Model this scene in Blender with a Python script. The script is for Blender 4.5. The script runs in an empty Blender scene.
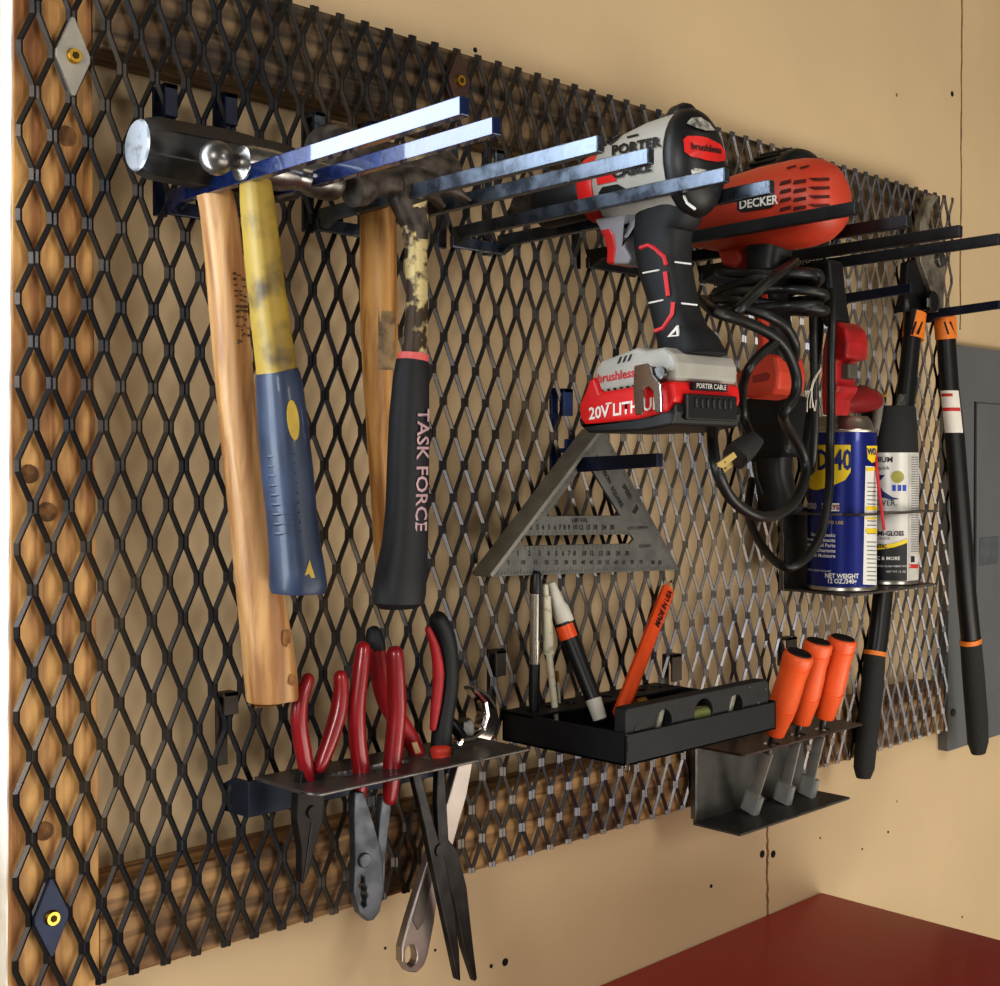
import bpy, bmesh, math, random
from mathutils import Vector, Matrix
from mathutils.geometry import tessellate_polygon
random.seed(7)
SC = bpy.context.scene
COL = SC.collection
V = Vector

# ------------------------------------------------------------------ camera (solved from the photo)
YAW, PIT, ROL, FPX = .772, -.020, -.002, 1302.7
CAM = V((-.5476, -.7797, .3327))
FW = V((math.sin(YAW)*math.cos(PIT), math.cos(YAW)*math.cos(PIT), math.sin(PIT)))
R0 = V((math.cos(YAW), -math.sin(YAW), 0)); U0 = R0.cross(FW)
RT = R0*math.cos(ROL) + U0*math.sin(ROL)
UP = -R0*math.sin(ROL) + U0*math.cos(ROL)

def ray(u, v): return FW + RT*((u-500)/FPX) + UP*((493-v)/FPX)
def P(u, v, y):            # the place seen at (u,v) that lies y in front of the wall grid
    d = ray(u, v); return CAM + d*((y-CAM.y)/d.y)
def X(u, v, x):            # same, in a plane square to the wall
    d = ray(u, v); return CAM + d*((x-CAM.x)/d.x)
def sc(p): return FPX/((V(p)-CAM).dot(FW))     # pixels per metre there

cd = bpy.data.cameras.new('camera'); co = bpy.data.objects.new('camera', cd); COL.objects.link(co)
cd.sensor_fit = 'HORIZONTAL'; cd.sensor_width = 36; cd.lens = FPX*36/1000; cd.clip_start = .01
M3 = Matrix((RT, UP, -FW)).transposed()
co.matrix_world = Matrix.Translation(CAM) @ M3.to_4x4()
SC.camera = co

# ------------------------------------------------------------------ materials
def lin(c): return tuple(((x/255+.055)/1.055)**2.4 if x > 10 else x/255/12.92 for x in c)
MATS = {}
def mat(name, rgb, rough=.5, metal=0., var=.12, scale=60., bump=0., coat=0., stretch=None, rgb2=None, mix=(.4, .65), rvar=.0, detail=4, spec=.5):
    if name in MATS: return MATS[name]
    m = bpy.data.materials.new(name); m.use_nodes = True; MATS[name] = m
    nt = m.node_tree; b = nt.nodes['Principled BSDF']
    c = lin(rgb)
    c1 = tuple(min(1, x*(1-var)) for x in c); c2 = tuple(min(1, x*(1+var)) for x in c)
    if rgb2: c1, c2 = c, lin(rgb2)
    tc = nt.nodes.new('ShaderNodeTexCoord'); mp = nt.nodes.new('ShaderNodeMapping')
    nz = nt.nodes.new('ShaderNodeTexNoise'); nz.inputs['Scale'].default_value = scale; nz.inputs['Detail'].default_value = detail
    if stretch: mp.inputs['Scale'].default_value = stretch
    nt.links.new(tc.outputs['Object'], mp.inputs[0]); nt.links.new(mp.outputs[0], nz.inputs['Vector'])
    rp = nt.nodes.new('ShaderNodeValToRGB')
    rp.color_ramp.elements[0].position, rp.color_ramp.elements[1].position = mix
    rp.color_ramp.elements[0].color = (*c1, 1); rp.color_ramp.elements[1].color = (*c2, 1)
    nt.links.new(nz.outputs[0], rp.inputs[0]); nt.links.new(rp.outputs[0], b.inputs['Base Color'])
    b.inputs['Roughness'].default_value = rough; b.inputs['Metallic'].default_value = metal
    b.inputs['Coat Weight'].default_value = coat; b.inputs['Specular IOR Level'].default_value = spec
    if rvar:
        mr = nt.nodes.new('ShaderNodeMapRange'); mr.inputs[1].default_value = .3; mr.inputs[2].default_value = .7
        mr.inputs[3].default_value = max(0, rough-rvar); mr.inputs[4].default_value = min(1, rough+rvar)
        nt.links.new(nz.outputs[0], mr.inputs[0]); nt.links.new(mr.outputs[0], b.inputs['Roughness'])
    if bump:
        bp = nt.nodes.new('ShaderNodeBump'); bp.inputs['Strength'].default_value = bump; bp.inputs['Distance'].default_value = .002
        nt.links.new(nz.outputs[0], bp.inputs['Height']); nt.links.new(bp.outputs[0], b.inputs['Normal'])
    return m

def wood(name, light, dark, axis='z', scale=9., rough=.6, bump=.15, knots=True, streak=14):
    if name in MATS: return MATS[name]
    m = bpy.data.materials.new(name); m.use_nodes = True; MATS[name] = m
    nt = m.node_tree; b = nt.nodes['Principled BSDF']; L = nt.links.new
    tc = nt.nodes.new('ShaderNodeTexCoord'); mp = nt.nodes.new('ShaderNodeMapping')
    s = [streak, streak, streak]; s['xyz'.index(axis)] = 1.
    mp.inputs['Scale'].default_value = s
    L(tc.outputs['Object'], mp.inputs[0])
    n1 = nt.nodes.new('ShaderNodeTexNoise'); n1.inputs['Scale'].default_value = scale; n1.inputs['Detail'].default_value = 8; n1.inputs['Distortion'].default_value = .6
    L(mp.outputs[0], n1.inputs['Vector'])
    rp = nt.nodes.new('ShaderNodeValToRGB'); e = rp.color_ramp.elements
    e[0].position = .36; e[0].color = (*lin(dark), 1); e[1].position = .62; e[1].color = (*lin(light), 1)
    L(n1.outputs[0], rp.inputs[0])
    out = rp.outputs[0]
    if knots:
        vo = nt.nodes.new('ShaderNodeTexNoise'); vo.inputs['Scale'].default_value = 16; vo.inputs['Detail'].default_value = 3
        L(tc.outputs['Object'], vo.inputs['Vector'])
        r2 = nt.nodes.new('ShaderNodeValToRGB'); e = r2.color_ramp.elements
        e[0].position = .34; e[0].color = (.42, .33, .26, 1); e[1].position = .52; e[1].color = (1, 1, 1, 1)
        L(vo.outputs[0], r2.inputs[0])
        mx = nt.nodes.new('ShaderNodeMix'); mx.data_type = 'RGBA'; mx.blend_type = 'MULTIPLY'; mx.inputs[0].default_value = .75
        L(out, mx.inputs[6]); L(r2.outputs[0], mx.inputs[7]); out = mx.outputs[2]
    L(out, b.inputs['Base Color']); b.inputs['Roughness'].default_value = rough
    bp = nt.nodes.new('ShaderNodeBump'); bp.inputs['Strength'].default_value = bump; bp.inputs['Distance'].default_value = .001
    L(n1.outputs[0], bp.inputs['Height']); L(bp.outputs[0], b.inputs['Normal'])
    return m

# ------------------------------------------------------------------ mesh builder
class MB:
    def __init__(s): s.v = []; s.f = []
    def add(s, vs, fs):
        o = len(s.v); s.v += [V(p) for p in vs]; s.f += [tuple(i+o for i in f) for f in fs]; return s
    def box(s, a, b):
        x0, y0, z0 = (min(a[i], b[i]) for i in range(3)); x1, y1, z1 = (max(a[i], b[i]) for i in range(3))
        return s.add([(x0,y0,z0),(x1,y0,z0),(x1,y1,z0),(x0,y1,z0),(x0,y0,z1),(x1,y0,z1),(x1,y1,z1),(x0,y1,z1)],
                     [(0,3,2,1),(4,5,6,7),(0,1,5,4),(1,2,6,5),(2,3,7,6),(3,0,4,7)])
    def slab(s, pts, off, holes=()):
        """flat outline (with holes) extruded by the vector off"""
        off = V(off); loops = [[V(p) for p in pts]] + [[V(p) for p in h] for h in holes]
        flat = [p for l in loops for p in l]; n = len(flat)
        tris = tessellate_polygon(loops)
        nrm = V((0,0,0)); l0 = loops[0]
        for i in range(len(l0)): nrm += l0[i].cross(l0[(i+1) % len(l0)])
        fs = []
        if not holes:
            fs = [tuple(range(n)), tuple(range(2*n-1, n-1, -1))]
        else:
            fs = [tuple(t) for t in tris] + [tuple(i+n for i in reversed(t)) for t in tris]
        k = 0
        for l in loops:
            m = len(l)
            for i in range(m):
                a, b = k+i, k+(i+1) % m; fs.append((a, a+n, b+n, b))
            k += m
        return s.add(flat + [p+off for p in flat], fs)
    def tube(s, path, ra, rb=None, side=None, n=12, e=2., caps=True, dome=0., close=False):
        """skin along a path; ra half size along `side`, rb across; e superellipse power"""
        path = [V(p) for p in path]; m = len(path)
        ra = [ra]*m if not hasattr(ra, '__len__') else list(ra)
        rb = ra if rb is None else ([rb]*m if not hasattr(rb, '__len__') else list(rb))
        if dome:
            def ends(p, q, r1, r2, fl):
                d = (p-q).normalized(); out = []
                for t in (.45, .8, .97):
                    k = math.sqrt(1-t*t); out.append((p+d*min(r1, r2)*dome*t, r1*k, r2*k))
                return out
            e0 = ends(path[0], path[1], ra[0], rb[0], 0)[::-1]; e1 = ends(path[-1], path[-2], ra[-1], rb[-1], 1)
            path = [q[0] for q in e0]+path+[q[0] for q in e1]
            ra = [q[1] for q in e0]+ra+[q[1] for q in e1]; rb = [q[2] for q in e0]+rb+[q[2] for q in e1]; m = len(path)
        vs = []; prev = None
        for i in range(m):
            t = (path[(i+1) % m]-path[i-1]) if close else (path[min(i+1, m-1)]-path[max(i-1, 0)])
            t.normalize()
            if side is not None: a = V(side) - t*V(side).dot(t)
            elif prev is None: a = t.orthogonal()
            else: a = prev - t*prev.dot(t)
            a.normalize(); prev = a; b = t.cross(a)
            for k in range(n):
                w = 2*math.pi*(k+.5)/n; c, q = math.cos(w), math.sin(w)
                c = math.copysign(abs(c)**(2/e), c); q = math.copysign(abs(q)**(2/e), q)
                vs.append(path[i]+a*ra[i]*c+b*rb[i]*q)
        fs = []
        for i in range(m if close else m-1):
            for k in range(n):
                a, b = i*n+k, i*n+(k+1) % n; c, d = ((i+1) % m)*n+(k+1) % n, ((i+1) % m)*n+k
                fs.append((a, b, c, d))
        if caps and not close: fs += [tuple(range(n-1, -1, -1)), tuple(range((m-1)*n, m*n))]
        return s.add(vs, fs)
    def disc(s, c, nrm, r, th, n=20): 
        nrm = V(nrm).normalized(); return s.tube([V(c), V(c)+nrm*th], r, n=n)

def spline(pts, k=6):
    pts = [V(p) for p in pts]; out = []
    for i in range(len(pts)-1):
        p0, p1, p2, p3 = pts[max(i-1, 0)], pts[i], pts[i+1], pts[min(i+2, len(pts)-1)]
        for j in range(k):
            t = j/k
            out.append(.5*((2*p1)+(p2-p0)*t+(2*p0-5*p1+4*p2-p3)*t*t+(3*p1-p0-3*p2+p3)*t**3))
    return out+[pts[-1]]

def thing(name, label, cat, loc=(0, 0, 0), group=None):
    o = bpy.data.objects.new(name, None); COL.objects.link(o); o.location = loc; o.empty_display_size = .02
    o['label'] = label; o['category'] = cat
    if group: o['group'] = group
    return o
def root_loc(o):
    p = V((0, 0, 0))
    while o: p += o.location; o = o.parent
    return p
def build(name, mb, m, parent=None, smooth=40, bevel=0., seg=2, label=None, loc=None, kind=None):
    me = bpy.data.meshes.new(name)
    base = root_loc(parent) if parent else V(loc or (0, 0, 0))
    me.from_pydata([tuple(p-base) for p in mb.v], [], mb.f); me.update()
    bm = bmesh.new(); bm.from_mesh(me); bmesh.ops.recalc_face_normals(bm, faces=bm.faces); bm.to_mesh(me); bm.free()
    if smooth:
        me.polygons.foreach_set('use_smooth', [True]*len(me.polygons)); me.set_sharp_from_angle(angle=math.radians(smooth))
    me.materials.append(m)
    o = bpy.data.objects.new(name, me); COL.objects.link(o)
    if parent: o.parent = parent
    else: o.location = base
    if bevel:
        b = o.modifiers.new('bevel', 'BEVEL'); b.width = bevel; b.segments = seg; b.limit_method = 'ANGLE'; b.angle_limit = math.radians(35)
    if label: o['label'] = label
    if kind: o['kind'] = kind
    return o
def tag(o, label, cat, group=None):
    o['label'] = label; o['category'] = cat
    if group: o['group'] = group
    return o
def struct(name, mb, m, parent=None, **k):
    o = build(name, mb, m, parent, **k); o['kind'] = 'structure'; return o

def letters(name, txt, fn, size, m, parent, th=.0003, spread=1., bold=0., align='CENTER', ls=1., squeeze=1., dense=0):
    """fn maps (s, t) in the plane of the lettering, metres, to (point, outward normal)"""
    cu = bpy.data.curves.new(name, 'FONT'); cu.body = txt; cu.size = size; cu.align_x = align; cu.align_y = 'CENTER'
    cu.offset = bold; cu.space_character = spread; cu.resolution_u = 2; cu.space_line = ls
    ob = bpy.data.objects.new(name, cu); COL.objects.link(ob)
    bpy.context.view_layer.update()
    dg = bpy.context.evaluated_depsgraph_get()
    me0 = bpy.data.meshes.new_from_object(ob.evaluated_get(dg))
    bm = bmesh.new(); bm.from_mesh(me0)
    bmesh.ops.remove_doubles(bm, verts=bm.verts, dist=size*.002)
    if dense:
        bmesh.ops.triangulate(bm, faces=bm.faces)
        bmesh.ops.subdivide_edges(bm, edges=[e for e in bm.edges if e.calc_length() > dense], cuts=2)
    base = root_loc(parent)
    for q in bm.verts:
        p, nn = fn(q.co.x*squeeze, q.co.y); q.co = V(p)+V(nn)*th-base
    me = bpy.data.meshes.new(name); bm.to_mesh(me); bm.free()
    bpy.data.objects.remove(ob); bpy.data.curves.remove(cu); bpy.data.meshes.remove(me0)
    me.materials.clear(); me.materials.append(m)
    o = bpy.data.objects.new(name, me); COL.objects.link(o); o.parent = parent
    return o
def planefn(o, xd, yd, n=None):
    o, xd, yd = V(o), V(xd).normalized(), V(yd).normalized(); n = V(n) if n else xd.cross(yd)
    return lambda s, t: (o+xd*s+yd*t, n)

def vang(c): return math.atan2(CAM.y-c[1], CAM.x-c[0])
def round_pt(u, v, cu, y, r, rb=None, lift=.0004):
    """point on an upright round handle (axis seen at column cu, depth y, radius r) that shows at column u"""
    c = P(cu, v, y); s_ = max(-.96, min(.96, (u-cu)/(r*sc(c)))); a = vang(c)+math.asin(s_)
    n = V((math.cos(a), math.sin(a), 0)); return V((c.x+(r+lift)*n.x, c.y+((rb or r)+lift)*n.y, c.z)), n
# materials
BLACK = mat('black_plastic', (19, 20, 22), .45, var=.1)
RUBBER = mat('black_rubber', (18, 21, 25), .6, var=.15, scale=200, bump=.1)
STEEL = mat('bare_steel', (120, 120, 120), .34, 1., var=.25, scale=70, rvar=.12)
DARKST = mat('dark_mill_steel', (62, 64, 70), .42, .85, var=.25, scale=40, rvar=.12)
CHROME = mat('bright_chrome', (190, 190, 190), .14, 1., var=.05)
GRIME = mat('oily_forged_steel', (60, 54, 50), .5, .55, rgb2=(98, 90, 82), scale=90, bump=.25, rvar=.15)
RUST = mat('rusty_steel', (84, 52, 36), .6, .4, var=.3)
BRASS = mat('brass', (200, 160, 70), .3, 1.)
WHITE = mat('white_ink', (225, 222, 215), .5, var=.03)
BLKINK = mat('black_ink', (18, 18, 20), .5, var=.03)
RED = mat('red_plastic', (200, 38, 34), .38, var=.08)
ORANGE = mat('orange_plastic', (232, 88, 34), .42, var=.06)
LGREY = mat('light_grey_plastic', (164, 162, 154), .45, var=.05)
BLUEP = mat('blue_enamel', (8, 32, 78), .26, .4, var=.16, scale=120, bump=.08, rvar=.06, coat=1.)
NAVY = mat('dark_blue_enamel', (16, 26, 52), .4, .1, var=.25, scale=90)
PEGST = mat('peg_steel', (96, 104, 116), .3, .85, var=.2, scale=90, bump=.1, rvar=.1)
DGLOVE = mat('red_dipped_vinyl', (138, 20, 31), .34, var=.12, scale=40, coat=.3)

#=PARTS=
# ================================================================== SETTING
WALLY = .044
def wall_mat():
    m = mat('painted_drywall', (202, 178, 142), .62, var=.035, scale=5., bump=.0, detail=6)
    nt = m.node_tree; b = nt.nodes['Principled BSDF']; L = nt.links.new
    tc = nt.nodes.new('ShaderNodeTexCoord')
    n = nt.nodes.new('ShaderNodeTexNoise'); n.inputs['Scale'].default_value = 350; n.inputs['Detail'].default_value = 2
    L(tc.outputs['Object'], n.inputs['Vector'])
    bp = nt.nodes.new('ShaderNodeBump'); bp.inputs['Strength'].default_value = .12; bp.inputs['Distance'].default_value = .001
    L(n.outputs[0], bp.inputs['Height']); L(bp.outputs[0], b.inputs['Normal'])
    # scattered tiny nicks and specks
    src = b.inputs['Base Color'].links[0].from_socket
    v = nt.nodes.new('ShaderNodeTexVoronoi'); v.inputs['Scale'].default_value = 9
    L(tc.outputs['Object'], v.inputs['Vector'])
    r = nt.nodes.new('ShaderNodeValToRGB'); r.color_ramp.elements[0].position = .018; r.color_ramp.elements[0].color = (.25, .2, .15, 1)
    r.color_ramp.elements[1].position = .024; r.color_ramp.elements[1].color = (1, 1, 1, 1)
    L(v.outputs['Distance'], r.inputs[0])
    mx = nt.nodes.new('ShaderNodeMix'); mx.data_type = 'RGBA'; mx.blend_type = 'MULTIPLY'; mx.inputs[0].default_value = 1
    L(src, mx.inputs[6]); L(r.outputs[0], mx.inputs[7]); L(mx.outputs[2], b.inputs['Base Color'])
    return m
WALL = wall_mat()
w = struct('wall_back', MB().box((-2.2, WALLY, -.95), (3.2, WALLY+.1, 1.7)), WALL, smooth=0)
struct('floor', MB().box((-2.2, -2.6, -1.0), (3.2, WALLY+.1, -.95)), mat('grey_concrete', (120, 116, 108), .8, scale=8, var=.2), smooth=0)
HOLE = mat('hole_black', (20, 15, 12), .9)
SEAM = mat('drywall_tape_edge', (128, 100, 66), .9, var=.3, scale=120)
def seam(u, v0, v1, n=26, thick=.0011, x=None):
    a = P(u, (v0+v1)/2, WALLY); x = a.x; z0 = P(u, v1, WALLY).z; z1 = P(u, v0, WALLY).z
    mb = MB(); left = []; right = []
    for i in range(n+1):
        z = z0+(z1-z0)*i/n; j = random.uniform(-.0012, .0012)
        left.append(V((x-thick+j, WALLY, z))); right.append(V((x+thick+j+random.uniform(0, .0016), WALLY, z)))
    mb.slab(left+right[::-1], (0, -.0006, 0)); o = struct('drywall_seam', mb, SEAM, w, smooth=0)
seam(961, -60, 330); seam(767, 825, 925)
for u, v, r in ((505, 962, .0035), (762, 854, .0042), (773, 854, .0042), (952, 94, .0036), (475, 50, .0022), (711, 886, .002), (435, 950, .0012), (491, 966, .0018), (888, 832, .0016), (862, 849, .0013), (820, 838, .0012), (962, 917, .0015), (385, 948, .0012)):
    c = P(u, v, WALLY); struct('nail_hole', MB().disc(c+V((0, .001, 0)), (0, -1, 0), r, .0016, 10), HOLE, w)
# window in the same wall, left of the grid (daylight comes in here)
fr = MB(); x0, x1, z0, z1 = -1.25, -.235, .15, 1.15
for a, b in (((x0-.06, WALLY-.02, z0-.06), (x0, WALLY, z1+.06)), ((x1, WALLY-.02, z0-.06), (x1+.02, WALLY, z1+.06)), ((x0, WALLY-.02, z0-.06), (x1, WALLY, z0)), ((x0, WALLY-.02, z1), (x1, WALLY, z1+.06)), ((x0, WALLY-.012, .64), (x1, WALLY, .66))): fr.box(a, b)
WP = mat('white_trim_paint', (235, 235, 232), .4, var=.02)
struct('window_1', fr, WP, smooth=0)

# bench with red top
t = thing('workbench', 'smooth red workbench top against the wall below the grid', 'workbench', (.48, -.28, -.95))
TOPZ = -.165
build('bench_top', MB().box((.20, -.62, TOPZ-.035), (.776, WALLY-.001, TOPZ)), mat('red_painted_steel', (156, 34, 26), .42, var=.06, scale=6, rvar=.06, coat=.15), t, smooth=0, bevel=.0015)
for x in (.23, .70):
    for y in (-.56, -.02): build('leg', MB().box((x, y, -.95), (x+.05, y+.05, TOPZ-.034)), DARKST, t, smooth=0)

# grey electrical panel on the wall at the right
t = thing('electrical_panel', 'flat grey metal electrical panel cover on the wall right of the grid', 'electrical panel', (1.3, WALLY, -.04))
GREYP = mat('grey_panel_enamel', (102, 104, 106), .5, var=.04, scale=12)
a = P(938, 750, WALLY); b = P(950, 344, .03); yv = .03
build('cover', MB().box((a.x, yv, a.z), (a.x+.52, WALLY, b.z)), GREYP, t, smooth=0, bevel=.001)
d0 = P(976.5, 696, .026); d1 = P(979.5, 403, .026)
dm = MB().box((d0.x, .0265, d0.z), (d0.x+.30, yv+.001, d1.z))
dr = build('door', dm, GREYP, t, smooth=0, bevel=.0008)
build('door_gap', MB().box((d0.x-.003, .0292, d0.z-.002), (d0.x+.0002, yv+.001, d1.z+.002)), BLKINK, t, smooth=0)
l0 = P(978, 566, .0262); l1 = P(978, 538, .0262)
build('latch', MB().box((l0.x+.004, .0255, l0.z), (l0.x+.06, .0268, l1.z)), mat('dark_grey_latch', (88, 92, 96), .5), dr, smooth=0, bevel=.0006)
build('screw', MB().disc(P(922, 688, .006)*0+V((a.x+.012, yv, a.z+.05)), (0, -1, 0), .005, .002, 12), STEEL, t)

# ------------------------------------------------------------------ wooden frame behind the grid
YF = .0055
PINE = wood('orange_pine', (212, 166, 104), (142, 94, 52), 'z', 7)
AGED = wood('aged_grey_wood', (128, 106, 78), (52, 42, 32), 'x', 8, bump=.35)
BROWN = wood('brown_wood', (176, 138, 92), (98, 72, 46), 'x', 8)
WHEDGE = mat('sunlit_glare_white', (250, 248, 240), .7, rgb2=(228, 214, 190), scale=20, mix=(.55, .8))  # white colour stands in for daylight glare on the board's side face
lp = thing('wooden_post', 'upright light orange pine board at the left edge behind the grid', 'wooden board', (-.177, .02, -.03))
ba, bt_ = P(8.5, 985, YF), P(13.5, 20, YF); sl_ = (bt_.x-ba.x)/(bt_.z-ba.z); xb_ = lambda z: ba.x+(z-ba.z)*sl_
build('board', MB().slab([V((xb_(-.05), YF, -.05)), V((-.1475, YF, -.05)), V((-.1475, YF, .80)), V((xb_(.80), YF, .80))], (0, WALLY-YF, 0)), PINE, lp, smooth=0, bevel=.0012)
build('sunlit_edge', MB().slab([V((xb_(-.05)-.0012, YF+.0012, -.05)), V((xb_(-.05)+.0002, YF+.0012, -.05)), V((xb_(.80)+.0002, YF+.0012, .80)), V((xb_(.80)-.0012, YF+.0012, .80))], (0, WALLY-YF-.0012, 0)), WHEDGE, lp, smooth=0, label='board edge with daylight glare painted in white')
for u, v, r in ((66, 136, .0065), (29, 474, .006), (47, 512, .0062), (44, 831, .006)):
    c = P(u, v, YF); build('knot_hole', MB().disc(c+V((0, .001, 0)), (0, -1, 0), r, .0018, 14), mat('knot_dark', (86, 58, 34), .8, rgb2=(130, 92, 52), scale=150), lp)
ztop = P(300, 4, YF).z
tr = build('wooden_rail', MB().box((-.1474, YF, ztop-.066), (.985, WALLY, ztop)), AGED, None, smooth=0, bevel=.002, loc=(.4, .02, ztop-.066))
tag(tr, 'horizontal weathered dark grey board along the top behind the grid', 'wooden board')
br = build('wooden_rail', MB().box((-.1474, YF, -.003), (1.0, WALLY, .060)), BROWN, None, smooth=0, bevel=.002, loc=(.4, .02, -.003))
tag(br, 'horizontal brown board along the bottom behind the grid', 'wooden board')

# ------------------------------------------------------------------ expanded metal grid
S2, LW = .0117, .668/13
def shear(z): return -.0095*(1-z/.668)
def bondpos(i, j): z = j*LW/2; return V((i*S2+shear(z), 0, z))
mb = MB(); bh = .0036; hw = .00165
SEC = [(-.0021, -.0002), (.0004, -.0017), (.0021, -.0008), (.0018, .0005), (0, .0014), (-.0018, .0007)]
for i in range(-17, 86):
    path = []
    for j in range(0, 27):
        rt = (i+j) % 2 == 0
        c = bondpos(i if rt else i+1, j); o = V((hw if rt else -hw, 0, 0))
        jz = random.uniform(-.0004, .0004)
        if j > 0: path.append(c+o+V((0, 0, -bh+jz)))
        else: path.append(c+o+V((0, 0, -.001)))
        if j < 26: path.append(c+o+V((0, 0, bh+jz)))
        else: path.append(c+o+V((0, 0, .001)))
    n_ = len(path); vs = [p+V((dx, dy, 0)) for p in path for dx, dy in SEC]; q = len(SEC)
    mb.add(vs, [(k*q+e, k*q+(e+1) % q, (k+1)*q+(e+1) % q, (k+1)*q+e) for k in range(n_-1) for e in range(q)]+[tuple(range(q)), tuple((n_-1)*q+e for e in range(q))])
GRID = mat('oiled_expanded_steel', (82, 83, 88), .27, .92, rgb2=(100, 92, 82), scale=10, rvar=.06)
g = build('expanded_metal_grid', mb, GRID, None, smooth=0, loc=(.4, 0, 0))
tag(g, 'large diamond pattern expanded steel grid that all the tools hang on', 'metal grid')

# diamond washers with brass screws
def washer(u, v, label, m):
    c0 = P(u, v, -.003)
    # snap to the nearest open diamond
    best = min(((i, j) for i in range(-17, 87) for j in range(0, 27) if (i+j) % 2 == 1), key=lambda q: (bondpos(*q)-c0).length)
    c = bondpos(*best); c.y = -.004
    t = thing('diamond_washer', label, 'washer', c, 'diamond shaped washers holding the grid')
    a, b = .0112, .0245
    build('plate', MB().slab([c+V((-a, 0, 0)), c+V((-a, 0, .002)), c+V((-.001, 0, b)), c+V((.001, 0, b)), c+V((a, 0, .002)), c+V((a, 0, -.002)), c+V((.001, 0, -b)), c+V((-.001, 0, -b)), c+V((-a, 0, -.002))], (0, .0085, 0)), m, t, smooth=0, bevel=.0005)
    s = build('screw', MB().tube([c+V((0, .001, 0)), c+V((0, -.0028, 0))], [.0053, .0042], n=18), BRASS, t)
    build('screw_socket', MB().disc(c+V((0, -.0026, 0)), (0, -1, 0), .0024, .0006, 6), mat('socket_dark', (70, 56, 20), .6, .6), s)
washer(72, 48, 'pale grey diamond washer with brass screw at the top left corner', mat('pale_grey_steel', (160, 156, 146), .5, .3, var=.1))
washer(55, 920, 'dark blue diamond washer with brass screw at the bottom left corner', mat('bluish_steel', (40, 48, 70), .45, .5, var=.1))
washer(460, 77, 'dark brown diamond washer with brass screw on the top edge', mat('brown_steel', (74, 54, 46), .5, .4, var=.1))

# ================================================================== PEGS
def peg_hook(label, bars, m, h=.0096, w_=.0066, plate=True, group='prong hooks pushed into the grid', tabs=True, platem=None):
    """bars: list of (x, z, y_tip)"""
    c = V((sum(b[0] for b in bars)/len(bars), -.004, min(b[1] for b in bars)-.02))
    t = thing('tool_hook', label, 'hook', c, group)
    for x, z, y in bars:
        mb = MB().slab([V((x-w_/2, -.004, z-.005-h/2)), V((x-w_/2, -.004, z+h/2)), V((x-w_/2, y, z+h/2+.004)), V((x-w_/2, y, z-h/2+.004)), V((x-w_/2, -.02, z-h/2)), V((x-w_/2, -.010, z-.005-h/2))], (w_, 0, 0))
        build('prong', mb, m, t, smooth=0, bevel=.0006)
        if tabs:
            mt = MB().box((x-.005, -.0045, z+.054), (x+.005, -.0015, z+.076)); mt.box((x-.005, -.0045, z+.072), (x+.005, .013, z+.076)); mt.box((x-.005, .010, z-.01), (x+.005, .013, z+.076))
            build('hook_tab', mt, platem or m, t, smooth=0, bevel=.0008)
    if plate and len(bars) > 1:
        x0 = min(b[0] for b in bars)-w_/2; x1 = max(b[0] for b in bars)+w_/2; z = bars[0][1]
        build('back_plate', MB().box((x0-.001, -.0075, z-.0115), (x1+.001, -.0035, z-.002)), platem or m, t, smooth=0, bevel=.0008)
    return t
def tip(u, v, x): return X(u, v, x)
def bar(u, v, x):
    p = tip(u, v, x); return (x, p.z-.004, p.y)
A_, B_ = bar(465, 106, -.0965), bar(497, 126, -.050)
C_, D_ = bar(601, 144, .025), bar(651, 156, .077)
E_, F_ = bar(727, 175, .1568), bar(772, 187, .208)
G_, H_ = bar(857, 208, .3185), bar(909, 221, .396)
I_, J_ = bar(961, 231, .4825), bar(1000, 239, .5545)
peg_hook('bright blue two-prong hook holding the sledge and ball peen hammers', [A_, B_], BLUEP, platem=NAVY)
peg_hook('steel grey two-prong hook holding the claw hammer, second from left', [C_, D_], PEGST)
peg_hook('steel grey two-prong hook carrying the red and black cordless drill', [E_, F_], PEGST)
DPEG = mat('black_peg_steel', (46, 47, 50), .42, .55, var=.2)
peg_hook('dark steel two-prong hook carrying the orange corded drill', [G_, H_], DPEG)
peg_hook('long dark steel two-prong hook right of the orange drill, prongs passing the bolt cutters', [I_, J_], DPEG)
K_ = bar(912, 288, .7248); L_ = bar(1000, 304.5, .928)
t = peg_hook('short dark blue prong above the red drill handle, left of the bolt cutters', [K_], NAVY)
t = peg_hook('short dark blue prong the bolt cutters hang on', [L_], NAVY)
# single blue hook for the square
S_ = bar(660, 460, .2869)
t = thing('tool_hook', 'dark blue single prong hook through the triangular steel square', 'hook', (.287, 0, .31), 'prong hooks pushed into the grid')
s_ = S_
build('prong', MB().slab([V((s_[0]-.004, -.002, s_[1]-.010)), V((s_[0]-.004, -.002, s_[1]+.006)), V((s_[0]-.004, s_[2], s_[1]+.0095)), V((s_[0]-.004, s_[2], s_[1]-.0015)), V((s_[0]-.004, -.02, s_[1]-.006))], (.008, 0, 0)), NAVY, t, smooth=0, bevel=.0006)
NB = mat('blue_tab_enamel', (24, 44, 88), .42, .1, var=.2)
mbt = MB().box((.281, .0065, .325), (.2895, .0095, .402)); build('back_plate', mbt, NB, t, smooth=0, bevel=.0006)
mbt = MB().box((.2835, -.006, .377), (.2955, -.003, .401)); mbt.box((.2835, -.006, .397), (.2955, .009, .401)); build('hook_tab', mbt, NB, t, smooth=0, bevel=.0008)
mbt = MB().box((.2865, -.006, .345), (.2985, -.003, .357)); mbt.box((.2865, -.006, .345), (.2985, .009, .349)); build('hook_tab', mbt, NB, t, smooth=0, bevel=.0008)
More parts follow.
